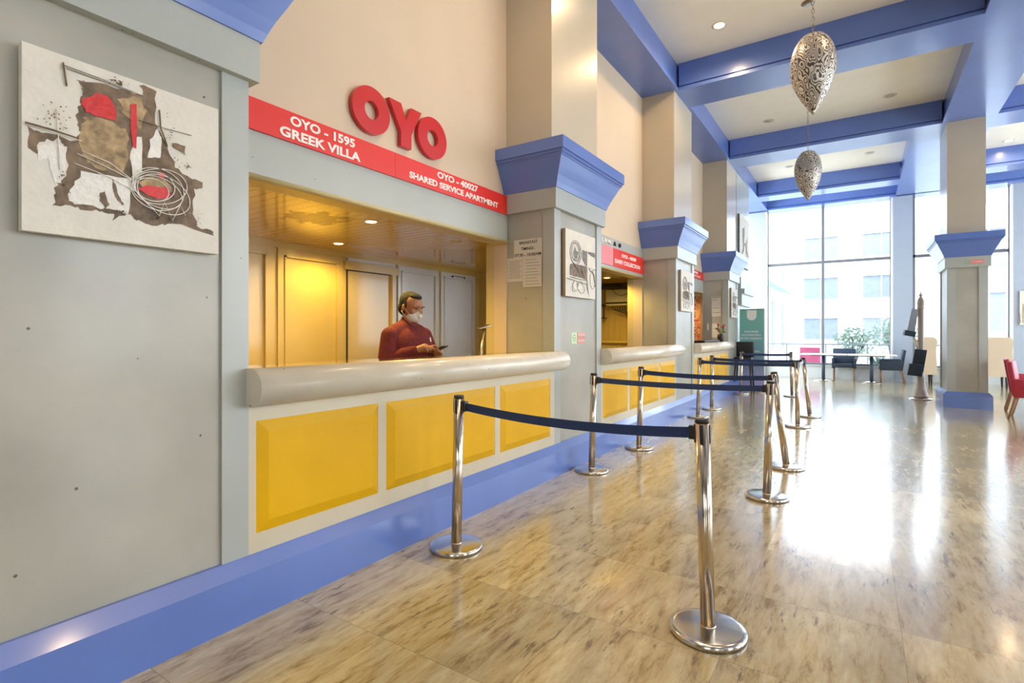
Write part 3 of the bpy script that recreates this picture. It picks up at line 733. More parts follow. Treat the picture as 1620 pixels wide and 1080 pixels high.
painting('painting', 'large abstract canvas in brown and white with scarlet blobs, nearest pillar', -2.42, 0.580, 1.240, 1.684, 2.329, 0.036, [
    ('poly', 'umber', BR, 0.006),
    ('poly', 'tan', [(0.755, 2.134), (0.843, 2.136), (0.896, 2.116), (0.896, 2.039), (0.876, 1.952), (0.781, 1.951), (0.748, 1.978), (0.744, 2.049)], 0.008),
    ('poly', 'tan', [(0.859, 2.236), (0.934, 2.264), (0.96, 2.225), (0.943, 2.15), (0.876, 2.176)], 0.008),
    ('poly', 'impasto', [(0.748, 1.924), (0.9, 1.934), (0.896, 1.8), (0.828, 1.804), (0.722, 1.806), (0.701, 1.823), (0.722, 1.877)], 0.006),
    ('poly', 'impasto', [(0.626, 1.987), (0.673, 2.01), (0.701, 2.0), (0.701, 1.947), (0.687, 1.873), (0.67, 1.869), (0.646, 1.95), (0.623, 1.93)], 0.004),
    ('poly', 'impasto', [(0.913, 2.102), (0.938, 2.11), (0.938, 1.973), (0.909, 1.936), (0.9, 2.021)], 0.004),
    ('poly', 'impasto', [(0.996, 2.167), (1.009, 2.131), (1.009, 2.051), (0.96, 2.037), (0.969, 2.109)], 0.003),
    ('poly', 'umber', [(0.84, 1.925), (0.85, 1.90), (0.862, 1.86), (0.88, 1.83), (0.87, 1.83), (0.852, 1.85), (0.842, 1.88)], 0.002),
    ('poly', 'umber', [(0.80, 1.86), (0.815, 1.87), (0.83, 1.82), (0.818, 1.80), (0.80, 1.83)], 0.003),
    ('poly', 'redpaint', [(0.744, 2.189), (0.789, 2.23), (0.828, 2.231), (0.851, 2.196), (0.851, 2.147), (0.797, 2.144), (0.759, 2.149), (0.744, 2.166)], 0.003),
    ('poly', 'redpaint', [(0.9, 2.228), (0.92, 2.235), (0.922, 2.163), (0.919, 2.06), (0.909, 2.062), (0.899, 2.136)], 0.001),
    ('poly', 'tan', [(0.93, 1.93), (0.96, 1.96), (1.02, 1.97), (1.05, 1.93), (1.03, 1.90), (0.95, 1.90)], 0.004),
    ('poly', 'redpaint', [(0.921, 1.905), (0.96, 1.924), (1.032, 1.931), (1.048, 1.899), (1.005, 1.879), (0.96, 1.885)], 0.002),
    ('poly', 'redpaint', [(0.996, 1.987), (1.021, 1.989), (1.018, 1.965), (1.0, 1.963)], 0.002),
    ('poly', 'umber', [(1.051, 2.124), (1.098, 2.128), (1.096, 2.086), (1.051, 2.104)], 0.005),
    ('line', 'impasto', [[(0.73, 1.986), (0.81, 1.965), (0.9, 1.934)], [(0.722, 1.949), (0.83, 1.925), (0.926, 1.887)], [(0.673, 2.132), (0.677, 2.02), (0.68, 1.915)], [(0.587, 2.047), (0.66, 2.042), (0.744, 2.036)], [(0.905, 1.99), (0.91, 1.90), (0.96, 1.85), (1.0, 1.81), (1.02, 1.87), (1.05, 1.80), (1.08, 1.87), (1.10, 1.83)], [(0.744, 2.00), (0.83, 1.98), (0.91, 1.93)]], 0.0018),
    ('oval', 'impasto', [(0.996, 1.917, 0.098, 0.085, 0.1), (1.0, 1.905, 0.088, 0.062, -0.2), (0.985, 1.925, 0.075, 0.058, 0.3), (1.02, 1.90, 0.10, 0.075, -0.3), (0.975, 1.91, 0.06, 0.045, 0.0), (1.005, 1.93, 0.105, 0.07, 0.35)], 0.0018),
    ('spots', 'umber', [(0.67, 2.10, .05, .05, 46), (0.86, 2.295, .035, .012, 40), (0.75, 2.20, .012, .06, 30), (1.04, 2.16, .02, .05, 24), (0.70, 1.88, .02, .05, 40), (0.87, 1.80, .05, .01, 30), (1.15, 1.83, .02, .05, 20), (1.08, 2.04, .05, .03, 26), (1.0, 1.80, .09, .012, 44)]),
    ('line', 'umber', [[(0.587, 2.052), (0.66, 2.050), (0.735, 2.042)], [(0.69, 2.30), (0.695, 2.26), (0.70, 2.22)], [(1.00, 2.24), (1.005, 2.17), (1.03, 2.10)]], 0.003),
    ('line', 'greypaint', [[(0.926, 2.174), (1.02, 2.172), (1.123, 2.175)], [(0.687, 2.291), (0.80, 2.287), (0.943, 2.274)], [(0.70, 2.283), (0.82, 2.279), (0.90, 2.274)]], 0.0016)])
def art2(dy, label):
    o = lambda L_: [(a + dy, b) for a, b in L_]
    return painting('painting', label, -2.42, 4.56 + dy, 5.25 + dy, 1.70, 2.36, 0.036, [
        ('poly', 'umber', o([(4.649, 2.019), (4.893, 2.039), (5.03, 2.034), (5.03, 1.899), (4.86, 1.90), (4.649, 1.911)]), 0.008),
        ('poly', 'greypaint', o([(4.923, 2.195), (5.238, 2.195), (5.24, 2.141), (5.061, 2.173), (5.045, 2.036), (4.98, 2.05), (4.923, 2.10)]), 0.006),
        ('poly', 'greypaint', o([(4.71, 2.13), (4.76, 2.20), (4.83, 2.16), (4.82, 2.07), (4.75, 2.06)]), 0.012),
        ('poly', 'greypaint', o([(5.03, 1.90), (5.055, 1.90), (5.07, 1.80), (5.10, 1.715), (5.06, 1.76), (5.03, 1.82)]), 0.004),
        ('oval', 'greypaint', [(4.775 + dy, 2.145, 0.125, 0.12, 0), (4.77 + dy, 2.15, 0.09, 0.09, 0.2), (4.76 + dy, 2.14, 0.105, 0.105, 0.4)], 0.003),
        ('oval', 'impasto', [(4.77 + dy, 2.145, 0.115, 0.11, 0), (4.775 + dy, 2.15, 0.065, 0.07, 0.2), (4.87 + dy, 1.83, 0.07, 0.05, 0), (4.78 + dy, 1.82, 0.06, 0.045, 0.2)], 0.004),
        ('oval', 'greypaint', [(4.76 + dy, 1.81, 0.07, 0.05, 0.5), (4.89 + dy, 1.80, 0.085, 0.05, -0.3), (5.17 + dy, 1.90, 0.06, 0.09, 0.1)], 0.0022),
        ('line', 'impasto', [o([(5.045, 2.198), (5.04, 2.0), (5.039, 1.819)]), o([(5.014, 2.019), (5.13, 2.03), (5.24, 2.036)])], 0.006),
        ('line', 'greypaint', [o([(4.649, 1.892), (4.85, 1.888), (5.03, 1.886)]), o([(4.747, 2.017), (4.80, 1.99), (4.834, 1.948)]), o([(4.893, 2.033), (4.92, 1.96), (4.968, 1.921)]), o([(4.58, 1.873), (4.8, 1.86), (5.045, 1.847)]), o([(5.157, 1.993), (5.2, 1.95), (5.238, 1.834)]), o([(5.07, 2.03), (5.12, 1.99), (5.24, 2.02)])], 0.0035)], edge='canvasedge')
art2(0.0, 'grey and brown abstract canvas with circle, above a no smoking sticker')
art2(3.97, 'grey abstract canvas on the pillar between the second and third counters')
art2(7.94, 'grey abstract canvas on the farthest wall pillar')
painting('painting', 'tall painting hung high on the wall beyond the farthest wall pillar', -2.45, 13.55, 14.85, 2.98, 4.22, 0.05, [
    ('poly', 'greypaint', [(13.9, 3.9), (14.2, 4.0), (14.1, 3.4), (13.95, 3.3)], 0.03), ('poly', 'tan', [(14.3, 3.6), (14.6, 3.8), (14.5, 3.2), (14.35, 3.15)], 0.03), ('line', 'greypaint', [[(13.7, 3.2), (14.2, 3.6), (14.7, 3.3)]], 0.01)], edge='greypaint')
t = painting('painting', 'beige canvas of reeds with a red bird on the far right pier', 18.35, 3.40, 4.15, 1.56, 2.42, 0.04, [], face='-y', edge='canvasedge')
b = MB()
for k in range(16):
    y = -0.36 + k * 0.046; b.tube([(0.042, y, 0.05), (0.042, y + random.uniform(-.04, .04), 0.3 + random.uniform(0, .3))], 0.006, 5)
b.build('reeds', M['tan'], t)
MB().ell((0.042, 0.27, 0.66), (0.003, 0.05, 0.02), (0.6, 0, 0)).build('bird', M['redpaint'], t)

# ---------------------------------------------------------------- ceiling lamps
def downlight(x, y, z, on, label, r=0.07, power=0, col=WARM, group='recessed downlights'):
    t = thing('downlight', label, 'ceiling lamp', (x, y, z), 0, group)
    MB().lathe([(r * .8, -0.002), (r, -0.006), (r * 1.18, -0.004), (r * 1.2, 0.0)], n=28).build('trim_ring', M['trimwhite'], t)
    MB().lathe([(0.002, -0.004), (r * .8, -0.007), (r * .8, -0.002)], n=28).build('diffuser', M['lamp'] if on else M['offlamp'], t)
    if power:
        spot_light('downlight_glow', (x, y, z - 0.03), power, col, 165, 0.6, r * .8)
    return t
downlight(-1.63, 7.71, CZ, True, 'lit downlight in the bright ceiling bay left of the big lantern', 0.085, 130)
downlight(2.76, 15.83, CZ, True, 'lit downlight in the ceiling right of the free-standing pillar', 0.085, 60)
downlight(-1.53, 11.71, CZ, False, 'unlit ceiling disc in the second bay, near the wall', 0.09)
downlight(0.456, 11.67, CZ, False, 'unlit ceiling disc in the second bay, towards the free-standing pillar', 0.09)
downlight(-1.5, 15.2, CZ, False, 'unlit ceiling disc in the third bay, left of the small lantern', 0.09)
downlight(0.2, 15.1, CZ, False, 'unlit ceiling disc in the third bay, right of the small lantern', 0.09)
downlight(-3.335, 2.964, 2.25, True, 'lit downlight in the plank ceiling, nearer the counter', 0.052, 115, GOLD)
downlight(-4.42, 3.50, 2.25, True, 'lit downlight in the plank ceiling, nearer the back panels', 0.052, 70, GOLD)
downlight(-3.36, 4.08, 2.25, False, 'unlit downlight at the right end of the plank ceiling', 0.052)
downlight(-3.37, 1.87, 2.25, False, 'unlit downlight at the left end of the plank ceiling', 0.052)
downlight(-4.32, 5.55, 2.25, False, 'unlit downlight in the plank ceiling above the grey panels', 0.052)
downlight(-3.45, 8.05, 2.25, True, 'lit downlight in the second alcove under the pink sign', 0.055, 75, GOLD)
downlight(-3.5, 11.6, 2.25, True, 'lit downlight in the third alcove behind the vase', 0.055, 70, WARM)
spot_light('alcove_glow', (-3.9, 1.2, 2.2), 160, GOLD, 150, 1.0, 0.06)
# downlights of the hall bays beyond the top of the frame
for x, y, p in ((-1.55, 3.6, 200), (-1.55, 6.0, 150), (-0.3, 2.2, 130), (-1.5, 0.2, 130), (0.7, 6.2, 120), (0.7, 3.0, 100), (3.2, 7.5, 100)):
    spot_light('hall_downlight_glow', (x, y, CZ - 0.03), p, WARM, 150, 1.0, 0.07)

# ---------------------------------------------------------------- lantern pendants
def pendant(x, y, z0, z1, r, label, plate):
    t = thing('pendant_lantern', label, 'pendant lamp', (x, y, CZ), 0, None)
    h = z1 - z0; prof = []
    for k in range(25):
        u = k / 24       # 0 at the tip, 1 at the top
        rr = 0.004 if u in (0, 1) else (r * math.sqrt(max(0, 1 - ((u - .60) / .41) ** 2)) if u > .60 else r * math.sin(PI / 2 * u / .60) ** 0.95)
        prof.append((max(rr, 0.004), z0 - CZ + u * h))
    prof[-1] = (0.02, z1 - CZ)
    MB().lathe(prof, n=48).build('lantern_shade', M['pendant'], t)
    c = MB(); z = z1 - CZ; k = 0
    while z < -0.02:
        n_ = 10; a = 0.014; hh = 0.026; ang = 0 if k % 2 else PI / 2
        c.tube([(math.cos(ang) * a * math.cos(2 * PI * i / n_), math.sin(ang) * a * math.cos(2 * PI * i / n_), z + hh + hh * math.sin(2 * PI * i / n_)) for i in range(n_ + 1)], 0.0035, 5)
        z += 0.044; k += 1
    c.build('chain', M['chain'], t)
    MB().lathe([(0.05, 0), (0.05, -0.012), (0.02, -0.03)], n=24).build('ceiling_rose', M['chain'], t)
    if plate: MB().lathe([(0.002, -0.006), (0.068, -0.003), (0.068, 0.003), (0.002, 0.006)], (-0.05, 0.02, z1 - CZ + 0.36), 24).build('disc', M['chain'], t)
    return t
pendant(-0.425, 6.6, 3.715, 4.60, 0.225, 'larger-looking pierced metal lantern hanging nearer the camera', True)
pendant(-0.77, 10.75, 3.70, 4.60, 0.218, 'smaller-looking pierced metal lantern hanging farther down the hall', False)

# ---------------------------------------------------------------- stanchions
def stanchion(bx, by, tx, label, s=1.0, H_=0.95, zb=0.0):
    t = thing('queue_stanchion', label, 'stanchion', (bx, by, 0), 0, 'queue barrier stanchions')
    MB().lathe([(0.157, 0.0), (0.163, 0.004), (0.164, 0.020), (0.158, 0.027), (0.14, 0.0295), (0.08, 0.033), (0.040, 0.035), (0.03, 0.035)], n=56).build('base', M['steelbase'], t)
    dx = tx - bx; top = Vector((dx, 0, H_))
    p = MB(); p.cone((0, 0, 0.032), tuple(top * 0.985), 0.0315, 0.0315, 32); p.cone((0, 0, 0.03), (dx * .01, 0, 0.040), 0.037, 0.035, 32)
    p.build('post', M['steel'], t)
    MB().cone(tuple(top * 0.983), tuple(top), 0.033, 0.030, 32).build('cap', M['black'], t)
    for k in range(4):
        a = k * PI / 2 + 0.15; ux, uy = math.cos(a) * 0.030, math.sin(a) * 0.030
        MB().rbox((top.x * .93 + ux, uy, H_ * .93), (0.010, 0.018, 0.085) if k % 2 == 0 else (0.018, 0.010, 0.085), (0, math.atan2(dx, H_), 0), 0.003).build('belt_slot', M['black'], t)
    return t
def belt(frm, tx_from, to, tx_to, parent, sag=0.03, m='belt', twist=False, z=0.885):
    a = Vector((tx_from, frm[1], z)); b = Vector((tx_to, to[1], z)); d = (b - a).normalized()
    a2 = a + d * 0.032; b2 = b - d * 0.032; o = Vector((parent.location.x, parent.location.y, 0))
    rs = []; n_ = 16; w = 0.0245; side = Vector((-d.y, d.x, 0)) * 0.0012
    for k in range(n_ + 1):
        u = k / n_; p = a2.lerp(b2, u); p.z -= sag * 4 * u * (1 - u); p -= o
        rs.append([tuple(p + Vector((0, 0, -w)) - side), tuple(p + Vector((0, 0, w)) - side), tuple(p + Vector((0, 0, w)) + side), tuple(p + Vector((0, 0, -w)) + side)])
    MB().rings(rs, False).build('belt', M[m], parent)
    c = a2 - o; MB().rbox(tuple(c + d * 0.012), (0.045, 0.034, 0.062), (0, 0, math.atan2(d.y, d.x)), 0.004).build('belt_cassette', M['black'], parent)
    c = b2 - o; MB().rbox(tuple(c - d * 0.010), (0.036, 0.026, 0.062), (0, 0, math.atan2(d.y, d.x)), 0.004).build('belt_clip', M['black'], parent)
ST = {  # base x, y, top x
 'A': (-0.565, 2.443, -0.590, 'polished steel stanchion closest to the camera, right end of nearest belt'),
 'B': (-2.096, 2.549, -2.075, 'steel stanchion in front of the nearest counter, left end of nearest belt'),
 'C': (-2.169, 4.692, -2.145, 'steel stanchion before the second wall pillar, left end of second belt'),
 'D': (-2.141, 5.929, -2.115, 'steel stanchion before the second counter, left end of third belt'),
 'E': (-0.630, 4.715, -0.600, 'steel stanchion at the right end of the second belt'),
 'F': (-0.608, 5.867, -0.72, 'leaning steel stanchion at the right end of the third belt'),
 'G': (-2.153, 8.646, -2.12, 'steel stanchion before the third wall pillar, left end of fourth belt'),
 'H': (-2.183, 9.726, -2.18, 'steel stanchion before the third counter, left end of fifth belt'),
 'I': (-0.740, 8.551, -0.755, 'steel stanchion at the right end of the fourth belt'),
 'J': (-0.670, 9.701, -0.76, 'leaning steel stanchion at the right end of the fifth belt'),
 'K': (-2.20, 12.56, -2.19, 'farthest left steel stanchion, in front of the black chair'),
 'L': (-1.200, 12.63, -1.22, 'farthest steel stanchion, right end of the last belt')}
so = {k: stanchion(v[0], v[1], v[2], v[3]) for k, v in ST.items()}
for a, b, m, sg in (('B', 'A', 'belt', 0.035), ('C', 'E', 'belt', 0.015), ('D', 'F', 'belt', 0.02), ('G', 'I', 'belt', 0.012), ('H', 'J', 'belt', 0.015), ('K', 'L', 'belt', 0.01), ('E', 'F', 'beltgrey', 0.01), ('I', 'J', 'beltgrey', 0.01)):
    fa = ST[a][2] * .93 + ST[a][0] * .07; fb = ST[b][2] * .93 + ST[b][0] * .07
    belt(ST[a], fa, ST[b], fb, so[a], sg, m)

# ---------------------------------------------------------------- furniture
def armchair(label, loc, rz, fab='navyfab', cat='armchair', w=0.60, leg='wood', arms=True):
    """faces +x"""
    t = thing('armchair', label, cat, (*loc, 0), rz, None)
    MB().box(-0.24, 0.26, -w / 2 + 0.06, w / 2 - 0.06, 0.36, 0.47, 0.025).build('seat', M[fab], t)
    b = MB(); b.rbox((-0.27, 0, 0.62), (0.075, w - 0.02, 0.56), (0, -0.14, 0), 0.025); b.build('backrest', M[fab], t)
    if arms:
        for s_ in (-1, 1):
            a = MB(); y = s_ * (w / 2 - 0.03)
            a.box(-0.26, 0.25, y - 0.03, y + 0.03, 0.34, 0.63, 0.02); a.build('arm', M[fab], t)
    for sx, sy in ((1, -1), (1, 1), (-1, -1), (-1, 1)):
        x = 0.21 if sx > 0 else -0.23
        l = MB(); y = sy * (w / 2 - 0.05)
        l.cone((x, y, 0.36), (x + (0.0 if sx > 0 else -0.09), y, 0.0), 0.026, 0.017, 10); l.build('leg', M[leg], t)
    return t
armchair('navy armchair behind the dining tables, its back to the window', (-0.38, 18.15), -PI / 2)
armchair('navy armchair seen side-on at the right end of the dining tables', (0.70, 17.85), PI)
armchair('crimson armchair at the right edge, nearer the camera', (2.32, 11.35), -0.25, 'redfab')
armchair('crimson armchair at the right edge, just behind another one', (2.44, 12.38), -0.15, 'redfab')
def table(x, y, label):
    t = thing('dining_table', label, 'table', (x, y, 0), 0, 'pedestal dining tables')
    MB().box(-0.56, 0.56, -0.36, 0.36, 0.735, 0.765, 0.008).build('tabletop', M['white'], t)
    MB().box(-0.30, 0.30, -0.2, 0.2, 0.71, 0.735).build('bracket', M['navyfab'], t)
    MB().lathe([(0.045, 0.02), (0.04, 0.71)], n=20).build('pedestal', M['navyfab'], t)
    MB().lathe([(0.29, 0), (0.29, 0.008), (0.06, 0.03)], n=40).build('base', M['steel'], t)
table(-0.864, 17.45, 'left of the two white-topped pedestal tables by the window')
table(0.27, 17.45, 'right of the two white-topped pedestal tables by the window')

# beige high-back settees
def settee(x0, x1, y, label, h=1.25):
    t = thing('settee', label, 'settee', ((x0 + x1) / 2, y, 0), 0, 'beige high-back settees'); w = (x1 - x0) / 2
    pts = [(-w, .28), (w, .28), (w - 0.01, .55), (w - .03, .9), (w, 1.12), (w - .02, 1.2), (w - .08, h), (-w + .08, h), (-w + .02, 1.2), (-w, 1.12), (-w + .03, .9), (-w + .01, .55)]
    MB().rings([[(a, -0.05, c) for a, c in pts], [(a, 0.07, c) for a, c in pts]], False).build('backrest', M['beigefab'], t)
    MB().box(-w + .03, w - .03, 0.07, 0.55, 0.28, 0.46, 0.03).build('seat', M['beigefab'], t)
    for sx in (-1, 1):
        for yy in (0.0, 0.5): MB().cone((sx * (w - .12), yy, .28), (sx * (w - .12), yy, 0), .03, .018, 10).build('leg', M['darkwood'], t)
settee(1.24, 1.665, 17.3, 'narrow beige high-back settee behind the cream menu post')
settee(2.05, 3.10, 17.3, 'wide beige high-back settee right of the free-standing pillar')

# cream post with leaflet holders
t = thing('leaflet_post', 'turned cream post with finial and dark leaflet trays on a disc base', 'display stand', (1.04, 13.58, 0))
MB().lathe([(0.21, 0), (0.21, 0.012), (0.10, 0.03)], n=40).build('base', M['steel'], t)
MB().lathe([(0.13, 0.02), (0.13, 0.08), (0.115, 0.09), (0.12, 0.13), (0.10, 0.15), (0.10, 0.18), (0.085, 0.22), (0.072, 0.42), (0.08, 0.44), (0.065, 0.47), (0.056, 0.6), (0.052, 1.5), (0.050, 1.82), (0.060, 1.84), (0.060, 1.87), (0.055, 1.88), (0.060, 1.92), (0.062, 1.97), (0.055, 2.02), (0.035, 2.06), (0.02, 2.08), (0.02, 2.10), (0.034, 2.12), (0.030, 2.135), (0.010, 2.15), (0.008, 2.18), (0.002, 2.20)], n=28).build('turned_post', M['post'], t)
for (x, z, s, r) in ((-0.12, 1.68, .32, .15), (-0.16, 1.44, .30, .2)):
    MB().rbox((x, -0.06, z), (0.13, 0.03, s), (0.1, r, 0.5), 0.004).build('leaflet_holder', M['beltgrey'], t)
MB().rbox((-0.19, -0.08, 1.34), (0.20, 0.08, 0.11), (0.1, 0.2, 0.4), 0.005).build('tray', M['navyfab'], t)
MB().rbox((-0.04, -0.11, 0.79), (0.21, 0.05, 0.46), (0.12, 0.10, 0.25), 0.006).build('tray', M['navyfab'], t)
MB().rbox((-0.10, -0.15, 0.60), (0.25, 0.06, 0.24), (0.12, 0.12, 0.25), 0.006).build('tray', M['navyfab'], t)
MB().tube([(-0.12, -0.02, 1.22), (-0.07, -0.03, 1.15), (-0.05, -0.02, 1.05), (-0.03, 0, 0.98)], 0.035, 10).build('white_bracket', M['white'], t)

# black high chair and banner
t = thing('high_chair', 'black high-legged chair against the wall beneath the green banner', 'chair', (-2.215, 13.0, 0), 0.0)
MB().box(-0.19, 0.19, -0.16, 0.16, 0.72, 0.80, 0.02).build('seat', M['black'], t)
MB().rbox((0, 0.17, 0.97), (0.38, 0.05, 0.36), (0.06, 0, 0), 0.03).build('backrest', M['black'], t)
for sx in (-1, 1):
    for sy in (-1, 1): MB().cone((sx * .15, sy * .13, .74), (sx * .19, sy * .17, 0), .022, .017, 10).build('leg', M['black'], t)
MB().tube([(-.17, -.15, .3), (.17, -.15, .3), (.17, .15, .3), (-.17, .15, .3), (-.17, -.15, .3)], .01).build('stretcher', M['black'], t)

t = thing('rollup_banner', 'green roll-up banner with a white semicircle and white lettering', 'banner', (-2.135, 13.55, 0), 0)
bn = MB().box(-0.265, 0.265, -0.004, 0.004, 0.08, 1.90).build('print', M['banner'], t)
MB().box(-0.28, 0.28, -0.08, 0.08, 0, 0.08, 0.01).build('base', M['steel'], t)
MB().box(-0.27, 0.27, -0.012, 0.012, 1.90, 1.92).build('top_rail', M['steel'], t)
MB().box(0.266, 0.278, -0.008, 0.0, 0.08, 1.90).build('edge_rail', M['white'], t)
pts = [(0.0 + 0.105 * math.cos(a), 1.76 + 0.11 * math.sin(a)) for a in [PI + PI * k / 16 for k in range(17)]]
pts = [(-0.105, 1.89)] + pts + [(0.105, 1.89)]
MB().rings([[(a, -0.0075, c) for a, c in pts], [(a, -0.005, c) for a, c in pts]], False).build('emblem', M['white'], t)
for s, a, b, z in (('YOUR ONLINE', -0.17, 0.15, 1.36), ('SOLUTIONS FOR A', -0.22, 0.20, 1.28), ('BETTER TOMORROW', -0.24, 0.23, 1.20), ('oyo', 0.06, 0.18, 0.89)):
    o = wall_text(s, 'lettering', 0, a, b, z, z + 0.045, M['white'], t, 0.03, '-y')
    for v in o.data.vertices: v.co.y -= 0.006

# vase and black tray on the third counter
t = thing('flower_vase', 'small dark vase with red flowers on the farthest counter', 'vase', (-2.50, 11.95, 1.164))
MB().lathe([(0.045, 0), (0.06, 0.05), (0.07, 0.12), (0.06, 0.16)], n=20).build('vase', M['darkwood'], t)
g = MB(); f = MB()
for k in range(9):
    a = k * 2.4; x, y, z = 0.07 * math.cos(a), 0.07 * math.sin(a), 0.24 + 0.018 * k
    g.tube([(0, 0, .12), (x * .5, y * .5, .2), (x, y, z)], .004, 5); g.ell((x, y, z - .03), (.035, .012, .02), (0, .5, a))
    if k % 2: f.ell((x, y, z), (.03, .03, .025))
g.build('foliage', M['leaf'], t); f.build('blossom', M['redpaint'], t)
tag(MB().box(-2.70, -2.46, 10.4, 11.7, 1.166, 1.20, 0.008).build('black_tray', M['black']), 'long black tray lying on the farthest counter top', 'tray')

# ---------------------------------------------------------------- inside the alcoves
t = thing('air_conditioner', 'boxy cream air conditioner with dangling cables in the second alcove', 'air conditioner', (-3.70, 9.33, 1.85))
MB().box(-0.22, 0.20, -0.24, 0, 0, 0.29, 0.012).build('casing', M['acbox'], t)
MB().box(-0.22, 0.20, -0.245, -0.24, 0.03, 0.06).build('air_outlet', M['ink'], t)
c = MB()
for k in range(6):
    x = -0.15 + k * 0.05
    c.tube([(x, -0.12, 0), (x + .03, -0.14, -0.06 - .01 * k), (x + .12, -0.15, -0.10 - .02 * k), (x + .25, -0.13, -0.08 - .03 * k), (x + .3, -.1, -.2 - .05 * k)], 0.006, 6)
c.tube([(-.1, -.25, .30), (0, -.26, .2), (.1, -.26, .17), (.22, -.25, .22)], .005); c.build('cable', M['ink'], t)
t = tag(MB().box(-4.75, -3.30, 8.9, 9.3, 0, 1.17).box(-4.8, -3.27, 8.86, 9.33, 1.17, 1.21).build('back_cabinet', M['alc']), 'low cream cabinet at the back of the second alcove', 'cabinet')
t = thing('wall_rack', 'small dark wall bracket rack in the second alcove', 'rack', (-4.02, 9.335, 1.62))
MB().box(-.16, .02, -.12, 0, 0, .02).box(-.16, .02, -.12, 0, .24, .26).box(0.0, .015, -.12, -.1, 0, .26).build('bracket', M['darkwood'], t)
t = tag(MB().box(-4.6, -3.30, 9.05, 9.33, 2.17, 2.215).tube([(-4.4, 9.0, 2.12), (-3.9, 9.0, 2.19), (-3.4, 9.02, 2.14)], .02).build('pipe_duct', M['darkwood']), 'dark pipe run under the ceiling of the second alcove', 'pipe')
t = tag(MB().box(-3.22, -2.985, 12.20, 12.215, 1.17, 2.18).build('fabric_hanging', M['rug']), 'red and gold patterned fabric hanging in the third alcove', 'curtain')
MBp = MB().box(-2.98, -2.93, 12.18, 12.22, 1.165, 2.235)
tag(MBp.build('wooden_post', M['wood']), 'brown wooden post beside the patterned fabric in the third alcove', 'post')
tag(MB().box(-3.22, -2.985, 12.18, 12.23, 2.18, 2.235).build('header_panel', M['lip']), 'pale header above the patterned fabric in the third alcove', 'trim')
# card reader on stalk
t = thing('swivel_stand', 'slim metal stand with tilted holder behind the nearest counter', 'stand', (-2.90, 3.86, 0), 0)
MB().lathe([(0.13, 0), (0.13, 0.01), (0.02, 0.03)], n=24).build('base', M['steel'], t)
MB().tube([(0, 0, 0.02), (0.0, 0, 1.05), (0.03, 0.03, 1.38)], 0.011, 10).build('stalk', M['steel'], t)
MB().rbox((0.03, 0.03, 1.395), (0.05, 0.14, 0.012), (0.25, 0.1, -0.3), 0.003).build('holder', M['chain'], t)
# control switch plate on third pillar side
tag(MB().box(-2.87, -2.84, 12.325, 12.34, 1.42, 1.56).build('switch_plate', M['white']), 'white switch plate on the side of the farthest wall pillar', 'switch')
# round speaker on far pier
tag(MB().lathe([(0.05, 0), (0.05, 0.02), (0.02, 0.03)], n=20).build('wall_camera', M['white']), 'small round white camera on the end pier', 'camera')
o = bpy.data.objects['wall_camera']; o.rotation_euler = (PI / 2, 0, 0); o.location = (-2.93, 18.35, 2.98)

